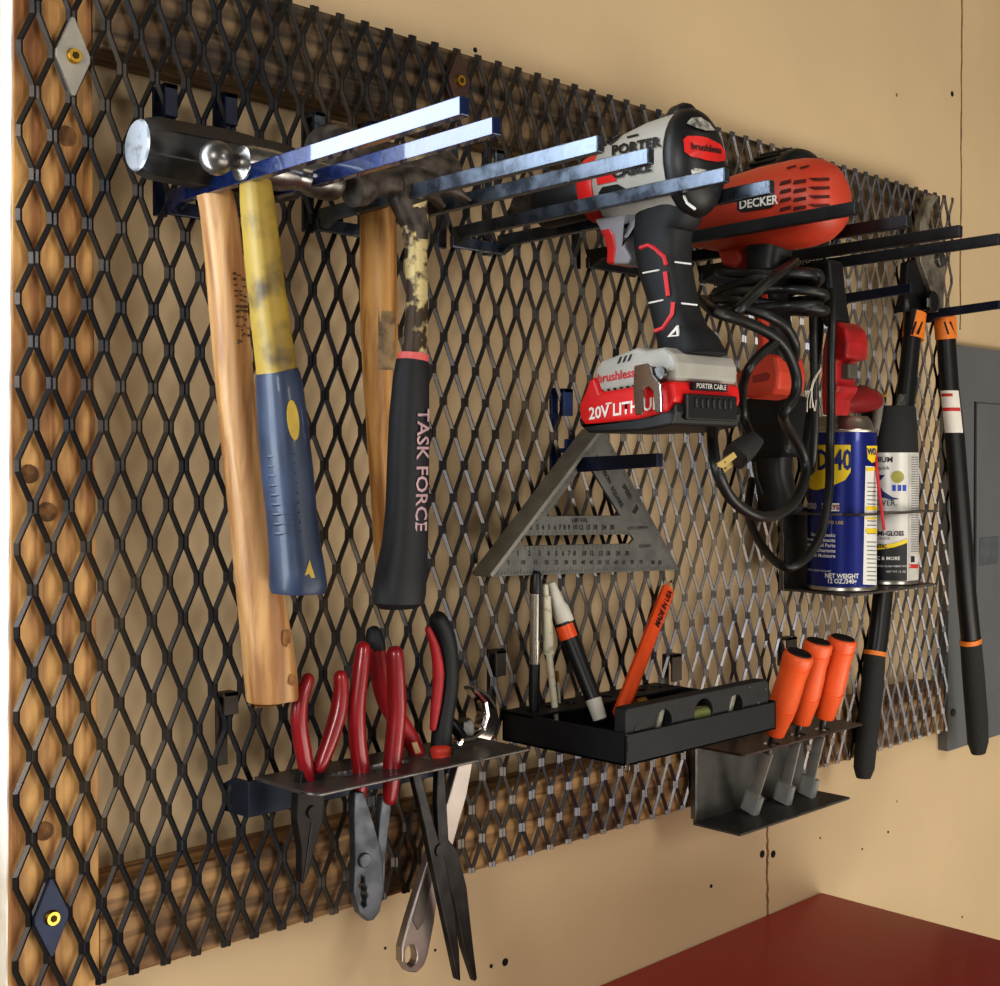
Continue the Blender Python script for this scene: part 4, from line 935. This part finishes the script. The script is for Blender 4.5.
# 2 slip joint
yp = -.050
t = thing('slip_joint_pliers', 'slip joint pliers with glossy straight red handles and grey jaws', 'pliers', P(368, 920, yp))
ppx([(383, 795), (392, 795), (391, 815), (388, 840), (386, 866), (385, 892), (379, 914), (372, 916), (376, 870), (380, 820)], yp+.002, .007, GRJ, 'rear_jaw', t, bevel=.0012)
j = ppx([(355, 792), (364, 792), (369, 806), (374, 822), (380, 845), (383, 862), (384.6, 890), (380, 912), (374, 920), (368, 921.5), (360, 914), (354, 894), (355.5, 860), (354.5, 820)], yp-.006, .007, GRJ, 'front_jaw', t, holes=[[(361, 876), (365, 878), (365, 884), (367, 888), (366, 892), (368, 896), (366.5, 900), (367, 905), (364.5, 908), (362, 904), (363, 899), (361, 895), (362, 890), (360, 886), (361.5, 882)]], bevel=.0012)
build('pivot', MB().disc(P(364, 860, yp-.006), (0, -1, 0), .0052, .0022, 18), GRJ, j, bevel=.0006)
tpx([(359, 797, 6.5), (360, 785, 8), (361, 768, 8.8), (358, 745, 9), (356.5, 710, 9), (360, 675, 8.6), (363, 648, 7.6)], yp, DGLOVE, 'handle', t)
tpx([(390, 799, 7), (391, 785, 8.5), (392, 768, 9.4), (394, 745, 9.6), (397, 710, 9.8), (396, 675, 9.4), (395, 653, 8.4)], yp-.005, DGLOVE, 'handle', t)
# 3 long needle nose
yp = -.040
t = thing('long_nose_pliers', 'long black needle nose pliers with curved black and red grips', 'pliers', P(465, 980, yp))
LNJ = mat('black_oxide_jaw', (26, 26, 28), .36, .5, rgb2=(46, 45, 44), scale=60)
ppx([(438, 768), (445, 768), (449, 840), (458, 850), (467, 887), (473.5, 946), (477.5, 979), (475, 982), (464, 949), (455, 903), (445, 871), (439, 845), (437, 800)], yp+.001, .006, LNJ, 'jaw', t, bevel=.001)
ppx([(412, 772), (421, 772), (435, 826), (446, 862), (454, 905), (459.5, 950), (461, 981), (457.5, 980), (445, 922), (432, 862), (425, 826)], yp-.006, .006, LNJ, 'jaw', t, bevel=.001)
build('pivot', MB().disc(P(440, 850, yp-.006), (0, -1, 0), .005, .0015, 16), LNJ, t)
ha = tpx([(418, 757, 7), (412, 742, 9), (398, 720, 10), (387, 700, 10.5), (380, 672, 10.5), (375, 646, 9.5)], yp+.006, mat('matt_red_grip', (158, 28, 36), .5, var=.1), 'handle', t)
tpx([(376, 648, 10.2), (374.5, 640, 10), (374, 633, 8)], yp+.006, RUBBER, 'grip_end', ha)
ppx([(412, 743), (417, 742), (421, 752), (416, 754)], yp-.007, .001, mat('cream_sticker', (190, 160, 120), .6), 'sticker', ha, bevel=0)
hb = tpx([(440, 755, 10), (441, 745, 10.6), (443, 722, 10.4), (448, 690, 10.2), (448.5, 663, 10.4), (445, 637, 10.6), (438, 620, 9.6)], yp-.004, RUBBER, 'handle', t)
tpx([(433, 728, 3.5, -.004), (436, 704, 5.4, -.005), (438.5, 674, 6, -.005), (435, 648, 5, -.005), (428, 629, 3.2, -.004)], yp-.004, mat('matt_red_grip', (158, 28, 36), .5), 'red_inlay', hb)
tpx([(440.6, 749, 10.8), (441, 757, 9.6)], yp-.007, mat('orange_red_end', (186, 60, 44), .5), 'grip_end', hb, dome=.5)
for k in range(3): build('collar_ring', MB().tube([P(452+k*2.2, 744-k, yp-.006), P(454+k*2.2, 754-k, yp-.006)], .0006, n=6), STEEL, hb)
# 4 adjustable wrench
yp = -.030
t = thing('adjustable_wrench', 'chrome adjustable wrench hanging head up, hole in the handle end, behind the long nose pliers', 'wrench', P(415, 970, yp))
WRC = mat('satin_chrome', (158, 150, 145), .36, .85, var=.08, scale=40, rvar=.06)
wr_ = ppx([(464, 745), (476, 745), (466, 800), (452, 850), (438, 895), (434.5, 922), (428, 955), (424, 966), (417, 973), (408, 972), (402, 962), (402, 948), (409, 922), (418, 893), (432, 850), (450, 795)], yp, .008, WRC, 'handle', t, holes=[ell(411, 956, 6, 11)], bevel=.0016)
ppx([(413, 920), (421, 890), (434, 852), (444, 822), (448, 826), (436, 868), (428, 895), (424, 922), (418, 930)], yp-.0008, .001, mat('sunken_grey_steel', (112, 104, 98), .45, .8, var=.12), 'sunken_panel', wr_, bevel=0)
hdw = ppx([(472, 688), (480, 687), (490, 694), (498, 706), (500.5, 722), (497, 736), (488, 747), (474, 756), (462, 756), (457, 748), (462, 738), (474, 736), (483, 729), (487, 716), (485, 704), (478, 696)], yp-.005, .014, mat('polished_chrome_head', (186, 178, 174), .12, 1., var=.04), 'head', t, bevel=.003)
ppx([(464, 722), (471, 718), (475, 724), (474, 736), (463, 740)], yp-.003, .010, STEEL, 'movable_jaw', t, bevel=.001)
build('worm_screw', MB().tube([P(450, 721, yp), P(462, 737, yp)], .0045, n=12), DARKST, t)

# ================================================================== TRAY WITH LEVEL AND PENS
xt0, xt1, yt = .2093, .4100, -.139
zb_, zr_ = .1045, .1285
t = thing('pencil_tray', 'black metal tray with drilled pen ledge, in the middle of the lower row', 'tray', (.31, -.004, zb_))
TRB = mat('satin_black_tray', (26, 28, 32), .5, .3, var=.15, scale=60)
build('tray_floor', MB().box((xt0, yt, zb_), (xt1, -.0045, zb_+.002)), TRB, t, smooth=0, bevel=.0004)
build('front_lip', MB().box((xt0, yt, zb_), (xt1, yt+.002, zr_)), TRB, t, smooth=0, bevel=.0005)
build('end_wall', MB().box((xt0, yt, zb_), (xt0+.002, -.0045, zr_+.001)), TRB, t, smooth=0, bevel=.0004)
build('end_wall', MB().box((xt1-.002, yt, zb_), (xt1, -.0045, zr_+.001)), TRB, t, smooth=0, bevel=.0004)
build('back_wall', MB().box((xt0, -.0065, zb_), (xt1, -.0045, zr_)), TRB, t, smooth=0, bevel=.0004)
hol = []
for k in range(8):
    cx_ = xt0+.018+k*.0235; hol.append([V((cx_+.0055*math.cos(2*math.pi*j/14), -.022+.0055*math.sin(2*math.pi*j/14), zr_+.001)) for j in range(14)])
build('pen_ledge', MB().slab([V((xt0, -.0045, zr_+.001)), V((xt0, -.040, zr_+.001)), V((xt1, -.040, zr_+.001)), V((xt1, -.0045, zr_+.001))], (0, 0, -.0018), hol), TRB, t, smooth=0)
for u, v0_, v1_ in ((676, 655, 680), (791, 638, 652)):
    a, b = P(u-5, v0_, -.003), P(u+4.5, v1_, -.003)
    m_ = MB().box((a.x, -.005, b.z), (b.x, -.0025, a.z)); m_.box((a.x, -.005, a.z-.003), (b.x, .008, a.z)); m_.box((a.x, .0055, .12), (a.x+.008, .008, a.z))
    if u < 700: build('hook_tab', m_, mat('brownish_tab_steel', (70, 64, 58), .5, .5), t, smooth=0, bevel=.0006)
    else: rack_tab = m_
e0 = V((xt0+.0005, yt-.0008, zr_-.002)); e1 = V((xt0+.0005, yt-.0008, zb_+.001))
lc_ = MB().tube([e0, e1], .0007, n=6); lc_.tube([e1+V((.0028*math.cos(a), 0, -.0020+.0028*math.sin(a))) for a in [2*math.pi*k/14 for k in range(14)]], .0007, n=6, close=True)
build('corner_wire', lc_, STEEL, t)
# torpedo level
zl0, zl1 = .1085, .1487; xv0, xv1 = xt0+.0035, .4035; yl = yt+.0030
t = thing('torpedo_level', 'black torpedo level with three vials lying in the front of the tray', 'level', (.31, yl, zl0))
def circ_xz(cx_, cz_, r, y, n=20, half=False): return [V((cx_+r*math.cos(2*math.pi*k/n), y, cz_+r*math.sin(2*math.pi*k/n))) for k in range(n)]
LV = mat('scuffed_black_level', (28, 29, 31), .6, var=.25, scale=120)
zm = .1285
cs = [(P(664, 718, yl).x, .0105), (P(704, 709, yl).x, .0125), (P(736, 704, yl).x, .0105)]
build('body', MB().slab([V((xv0, yl, zl0)), V((xv0, yl, zl1-.003)), V((xv0+.002, yl, zl1-.0008)), V((xv1-.004, yl, zl1)), V((xv1, yl, zl1-.004)), V((xv1, yl, zl0))], (0, .012, 0), [circ_xz(x, zm+.002, r, yl) for x, r in cs]), LV, t, smooth=0, bevel=.001)
VIAL = mat('cloudy_vial', (120, 120, 104), .25, var=.05, coat=.4); VIG = mat('greenish_vial', (120, 124, 78), .2, var=.1, coat=.5)
for k, (x, r) in enumerate(cs):
    if k == 1: build('vial', MB().tube([V((x-r, yl+.008, zm+.001)), V((x+r, yl+.008, zm+.001))], .0058, n=16), VIG, t)
    else: build('vial', MB().tube([V((x-.004, yl+.008, zm-.009)), V((x+.004, yl+.008, zm+.012))], .0048, n=14), VIAL, t)
for u, v in ((749, 687), (765, 689), (758, 703)): build('rivet', MB().disc(P(u, v, yl), (0, -1, 0), .0011, .0006, 10), mat('worn_grey', (90, 90, 88), .5), t)
build('hang_hole', MB().disc(P(637, 730, yl), (0, -1, 0), .0035, .0004, 14), BLKINK, t)
# pens
def pen(name, label, cat, segs, base_):
    t = thing(name, label, cat, base_)
    for nm, m, pts, kw in segs: tpx2(pts, m, nm, t, **kw)
    return t
def tpx2(pts, m, nm, parent, n=12, e=2., flat=1., dome=0., side=(1, 0, 0)):
    q = [P(u, v, y) for u, v, r, y in pts]; r = [rpx(p[2], a) for p, a in zip(pts, q)]
    return build(nm, MB().tube(q, r, [x*flat for x in r], side=side, n=n, e=e, dome=dome), m, parent)
g = 'pens and markers standing in the tray'
SILV = mat('silver_pen_barrel', (196, 190, 178), .22, .9, var=.05)
t = pen('pen', 'black pen with silver barrel, leftmost in the tray', 'pen', [
    ('barrel', SILV, [(535, 590, 5, -.022), (534.5, 665, 5, -.022)], {}), ('cap', BLACK, [(536, 574, 5.5, -.022), (535, 592, 5.8, -.022)], dict(dome=.6)),
    ('grip', BLACK, [(534.5, 664, 5.6, -.022), (534, 700, 5.6, -.022), (534, 716, 4, -.022)], {}), ('clip', BLACK, [(541, 580, 1.6, -.026), (539.5, 640, 1.6, -.026)], {})], P(534, 716, -.022))
t['group'] = g
CREAM = mat('yellowed_white_plastic', (196, 190, 168), .5, rgb2=(140, 130, 104), scale=120, mix=(.55, .7))
t = pen('mechanical_pencil', 'yellowed white mechanical pencil standing beside the silver pen', 'pencil', [
    ('eraser_cap', CREAM, [(544.5, 585, 3.6, -.020), (545.5, 597, 3.8, -.020)], dict(dome=.4)), ('barrel', CREAM, [(545.5, 596, 5.2, -.020), (549, 654, 5.6, -.021)], {}), ('tip', CREAM, [(549, 654, 3.6, -.021), (555, 708, 3.4, -.023), (556.5, 722, 2, -.024)], {})], P(556, 722, -.024)); t['group'] = g
t = pen('paint_marker', 'black marker with white cap and orange band leaning in the tray', 'marker', [
    ('cap', mat('off_white_cap', (206, 202, 190), .5, var=.04), [(550, 584, 6, -.008), (557, 604, 8, -.013), (560, 609, 9.2, -.014), (565, 622, 9.6, -.018)], dict(dome=.3)),
    ('band', ORANGE, [(564, 625, 9.2, -.0185), (569, 638, 9.4, -.022)], {}),
    ('barrel', BLACK, [(563.5, 622, 8.6, -.018), (571, 642, 9, -.023), (590, 690, 8.4, -.040), (594, 700, 8.2, -.044)], {}),
    ('end_plug', mat('off_white_cap', (206, 202, 190), .5), [(593.5, 699, 8.2, -.044), (600, 719, 7.2, -.050)], dict(dome=.2))], P(600, 719, -.05)); t['group'] = g
PEN_O = mat('orange_pencil_paint', (226, 86, 34), .45, var=.08)
t = thing('carpenter_pencil', 'flat orange carpenter pencil with black lettering leaning in the tray', 'pencil', P(619, 716, -.05)); t['group'] = g
a, b = P(668, 590, -.012), P(619, 716, -.048); dr_ = (a-b).normalized()
sd = V((1, 0, 0))-dr_*dr_.x; sd.normalize()
bdy = build('body', MB().tube([b, a], .0072, .0042, side=sd, n=8, e=2.6), PEN_O, t, smooth=20)
build('sharpened_wood', MB().tube([a, a+dr_*.009], [.0066, .0022], [.0038, .0016], side=sd, n=8), mat('pencil_cedar', (190, 140, 90), .7), t, smooth=20)
build('lead', MB().tube([a+dr_*.009, a+dr_*.013], [.0022, .0006], [.0016, .0006], side=sd, n=8), BLKINK, t)
nn = sd.cross(dr_); nn = nn if nn.y < 0 else -nn
letters('lettering', 'MADE IN USA', planefn(a-dr_*.026+nn*.0043, dr_, nn.cross(dr_), nn), .0075, BLKINK, bdy, bold=.0003)
t = pen('brass_bit', 'small brass cylinder lying in the tray behind the level', 'bit', [('body', BRASS, [(636, 703, 3.6, -.060), (645, 700.5, 3.6, -.060)], {})], P(640, 704, -.06))
t = pen('refill', 'thin gold tipped refill standing behind the white pencil', 'refill', [('tip', BRASS, [(557, 671, 1.6, -.012), (557.5, 682, 2, -.012)], {}), ('tube', CREAM, [(557.5, 682, 2, -.012), (559, 704, 2, -.014)], {})], P(559, 704, -.014))

# ================================================================== CHISEL RACK AND CHISELS
t = thing('chisel_rack', 'dark bent steel rack with two ledges holding the orange chisels', 'rack', (.57, -.006, -.014))
RK = mat('rack_mill_steel', (88, 87, 84), .42, .55, var=.25, scale=20, rvar=.1)
zk, zt_k = -.0145, .0595
build('back_plate', MB().box((.4685, -.0075, zk), (.660, -.005, zt_k+.002)), RK, t, smooth=0, bevel=.0005)
build('bottom_ledge', MB().box((.4685, -.0605, zk-.0025), (.6645, -.005, zk)), RK, t, smooth=0, bevel=.0005)
build('top_ledge', MB().slab([V((.476, -.005, zt_k)), V((.476, -.056, zt_k)), V((.4795, -.060, zt_k)), V((.690, -.060, zt_k)), V((.690, -.005, zt_k))], (0, 0, -.0025), [[V((hx+.0085*math.cos(2*math.pi*k/16), hy+.0085*math.sin(2*math.pi*k/16), zt_k)) for k in range(16)] for hx, hy in ((.536, -.0492), (.592, -.0435), (.6345, -.0455))]), mat('reddish_sheen_steel', (98, 84, 78), .34, .6, var=.2, scale=25), t, smooth=0, bevel=.0005)
build('side_highlight', MB().box((.4660, -.010, zk+.004), (.4692, -.004, zt_k+.006)), STEEL, t, smooth=0, bevel=.0004)  # pale strip draws the highlight on the back plate's left edge
build('hook_tab', rack_tab, mat('brownish_tab_steel', (70, 64, 58), .5, .5), t, smooth=0, bevel=.0006)
CHO = mat('chisel_orange', (240, 104, 50), .42, var=.04, coat=.1)
GUARD = mat('frosted_plastic_guard', (150, 150, 146), .4, var=.06)
def make_chisel(label):
    bt, tp_ = V((.5360, -.0235, zk+.001)), V((.5360, -.0815, .1530))
    d = (tp_-bt).normalized(); L_ = (tp_-bt).length
    t = thing('wood_chisel', label, 'chisel', bt, 'orange handled chisels in the rack')
    at_ = lambda s: bt+d*s
    s0 = L_-.0885
    prof = [(0, .0080), (.002, .0088), (.010, .0096), (.022, .0112), (.028, .0116), (.0285, .0108), (.0305, .0108), (.031, .0118), (.048, .0118), (.062, .0112), (.074, .0122), (.0745, .0114), (.0765, .0114), (.077, .0124), (.084, .0124), (.0865, .0118), (.0875, .0106)]
    h = build('handle', MB().tube([at_(s0+s) for s, r in prof], [r*1.2 for s, r in prof], side=(1, 0, 0), n=22), CHO, t)
    build('end_cap', MB().tube([at_(s0+.0873), at_(s0+.0886)], [.0122, .0114], n=22), mat('black_end_cap', (34, 26, 24), .6), h)
    build('shank', MB().tube([at_(s0+.001), at_(s0-.016), at_(s0-.022)], [.0034, .0030, .0050], [.0034, .0030, .0022], side=(0, 1, 0), n=10), STEEL, t)
    build('blade', MB().tube([at_(s0-.020), at_(.004)], .0058, .0016, side=(0, 1, 0), n=8, e=6), mat('bright_blade_steel', (176, 174, 168), .45, .6, var=.1), t)
    build('tip_guard', MB().tube([at_(.001), at_(.021)], .0098, .0042, side=(0, 1, 0), n=8, e=6), GUARD, t, smooth=20)
    return t
def copy_tree(o, dx, label, rot=0.):
    c = o.copy(); COL.objects.link(c); c.location = o.location+V(dx); c['label'] = label; c.rotation_euler = (rot, 0, 0)
    for ch in o.children:
        k = ch.copy(); COL.objects.link(k); k.parent = c
        for g_ in ch.children:
            q = g_.copy(); COL.objects.link(q); q.parent = k
    return c
c0 = make_chisel('orange handled wood chisel nearest the black level, leftmost of the three')
copy_tree(c0, (.0560, -.0015, 0), 'orange handled wood chisel in the middle of the three in the rack', -math.radians(5.2))
copy_tree(c0, (.0985, -.0030, 0), 'orange handled wood chisel nearest the bolt cutters, rightmost of the three', -math.radians(5.0))

# ================================================================== SPEED SQUARE
yq = -.022
t = thing('speed_square', 'triangular grey steel speed square hanging on the blue hook', 'square', P(590, 575, yq))
SQM = mat('dull_grey_cast_steel', (112, 112, 108), .5, .55, rgb2=(94, 94, 92), scale=40, rvar=.1)
tri = [(484, 577), (594, 432), (606, 434), (680, 570)]
h1 = [(547, 516), (621, 515.5), (590, 466), (583, 466)]
h2 = [(520.5, 538), (525, 535.5), (631, 534.5), (634, 539), (630, 543.5), (523, 546)]
h3 = [(632, 512), (637, 504), (639, 508), (635.5, 514)]
build('plate', MB().slab([P(u, v, yq) for u, v in tri], (0, .003, 0), [[P(u, v, yq) for u, v in h] for h in (h1, h2, h3)]), SQM, t, smooth=0, bevel=.0004)
pl_ = [c for c in t.children][0]
fe = [P(484, 577, yq), P(594, 432, yq)]; ax_ = (fe[1]-fe[0]).normalized(); lf = V((-ax_.z, 0, ax_.x))
build('fence', MB().slab([fe[0]+V((0, -.010, 0)), fe[1]+V((0, -.010, 0)), fe[1]+lf*.0040+V((0, -.010, 0)), fe[0]+lf*.0040+V((0, -.010, 0))], (0, .022, 0)), mat('rubbed_grey_steel', (136, 134, 126), .42, .55, var=.1), t, smooth=0, bevel=.0006)
def sq_text(tx, u, v, size, ang=0., **k):
    o_ = P(u, v, yq-.0001); r_ = P(u+10, v-.35*0, yq)
    xd_ = V((math.cos(ang), 0, math.sin(ang))); yd_ = V((-math.sin(ang), 0, math.cos(ang)))
    return letters('lettering', tx, planefn(o_, xd_, yd_, (0, -1, 0)), size, BLKINK, pl_, th=.0002, **k)
sq_text('HIP-VAL', 580, 520.5, .0058, bold=.0001)
for u, n_ in zip((531, 537.5, 543, 549, 555, 560, 564.5, 569, 575, 581, 588, 595, 604, 612), (2, 3, 4, 5, 6, 7, 8, 9, 10, 12, 15, 18, 24, 30)): sq_text(str(n_), u, 527.5, .0060, bold=.0002)
for u, n_ in zip((518, 529.5, 539.5, 548.5, 556.5, 563, 569, 574.5, 584, 591.5, 600.5, 608, 618, 627), (1, 2, 3, 4, 5, 6, 7, 8, 10, 12, 15, 18, 24, 30)): sq_text(str(n_), u, 553.5, .0060, bold=.0002)
for u, n_ in zip((508.5, 523, 535.5, 546.5, 556.5, 566, 574.5, 583, 591.5, 599.5, 607.5, 616, 624, 632, 641, 653, 660), (5, 10, 15, 20, 25, 30, 35, 40, 45, 50, 55, 60, 65, 70, 75, 80, 85)): sq_text(str(n_), u, 562.5, .0052, bold=.0001)
sq_text('KEY-COMMON', 638, 528, .0042); sq_text('DEGREES', 645, 546, .0042)
aa = math.atan2(P(680, 570, yq).z-P(606, 434, yq).z, P(680, 570, yq).x-P(606, 434, yq).x)
sq_text('SWANSON', 603, 470, .0062, aa, bold=.0002); sq_text('SPEED', 627, 492, .0062, aa, bold=.0002); sq_text('SQUARE', 617, 497, .0062, aa, bold=.0002)
tk = MB()
def tick(mb, p, q, w_):
    d_ = (q-p).normalized(); s_ = V((-d_.z, 0, d_.x))*w_/2; o_ = V((0, -.0003, 0)); mb.add([p-s_+o_, q-s_+o_, q+s_+o_, p+s_+o_], [(0, 1, 2, 3)])
e0, e1 = P(494, 576, yq), P(678, 569.5, yq)
for k in range(1, 64):
    p = e0.lerp(e1, k/64); tick(tk, p+V((0, 0, .0008)), p+V((.001, 0, .0055 if k % 4 == 0 else .0032)), .0005)
e0, e1 = P(606, 437, yq), P(677, 566, yq)
for k in range(1, 44):
    p = e0.lerp(e1, k/44); nr = V((e1-e0).normalized()); nr = V((nr.z, 0, -nr.x))
    tick(tk, p+nr*.0008, p+nr*(.005 if k % 4 == 0 else .003), .0005)
for k in range(24):
    p = P(525+k*4.5, 535.2-k*.04, yq); tick(tk, p+V((0, 0, .0003)), p+V((0, 0, .0032)), .0004)
    p = P(525+k*4.5, 546.5-k*.11, yq); tick(tk, p+V((0, 0, -.0032)), p+V((0, 0, -.0003)), .0004)
for k in range(14):
    p = P(510, 551, yq).lerp(P(592, 446, yq), k/14); tick(tk, p, p+V((.003, 0, -.001)), .0006)
build('scale_marks', tk, BLKINK, pl_, smooth=0)
# ================================================================== LIGHT
def area(name, loc, target, sx, sy, power, col):
    l = bpy.data.lights.new(name, 'AREA'); l.shape = 'RECTANGLE'; l.size = sx; l.size_y = sy; l.energy = power; l.color = col
    o = bpy.data.objects.new(name, l); COL.objects.link(o); o.location = loc
    o.rotation_euler = (V(target)-V(loc)).to_track_quat('-Z', 'Y').to_euler(); return o
area('window_daylight', (-.7425, WALLY-.012, .65), (-.7425, -1, .65), 1.0, .98, 34, (.80, .90, 1.))
area('doorway_daylight', (-1.75, -1.25, .75), (.1, 0, .35), .5, .6, 22, (1., .97, .93))
area('low_front_fill', (.5, -1.7, -.75), (.3, 0, .0), 2.2, 1.0, 30, (1., .94, .86))  # added fill lamp, lifts the lower wall and spreads the grid glints
area('front_fill', (.35, -2.2, .62), (.35, 0, .1), .5, .45, 11, (1., .97, .92))  # added fill for frontal light and strand glints, no real window behind it
area('ceiling_lamp', (.9, -1.5, 1.55), (.5, 0, .3), 1.2, .5, 3, (1., .86, .66))
area('floor_bounce', (1.5, -1.9, -.5), (.5, 0, .1), 1.2, .9, 12, (1., .92, .78))
wd = bpy.data.worlds.new('world'); SC.world = wd; wd.use_nodes = True
wd.node_tree.nodes['Background'].inputs[0].default_value = (1., .90, .76, 1); wd.node_tree.nodes['Background'].inputs[1].default_value = .15
SC.view_settings.view_transform = 'Standard'; SC.view_settings.exposure = -.24; SC.view_settings.look = 'Medium High Contrast'
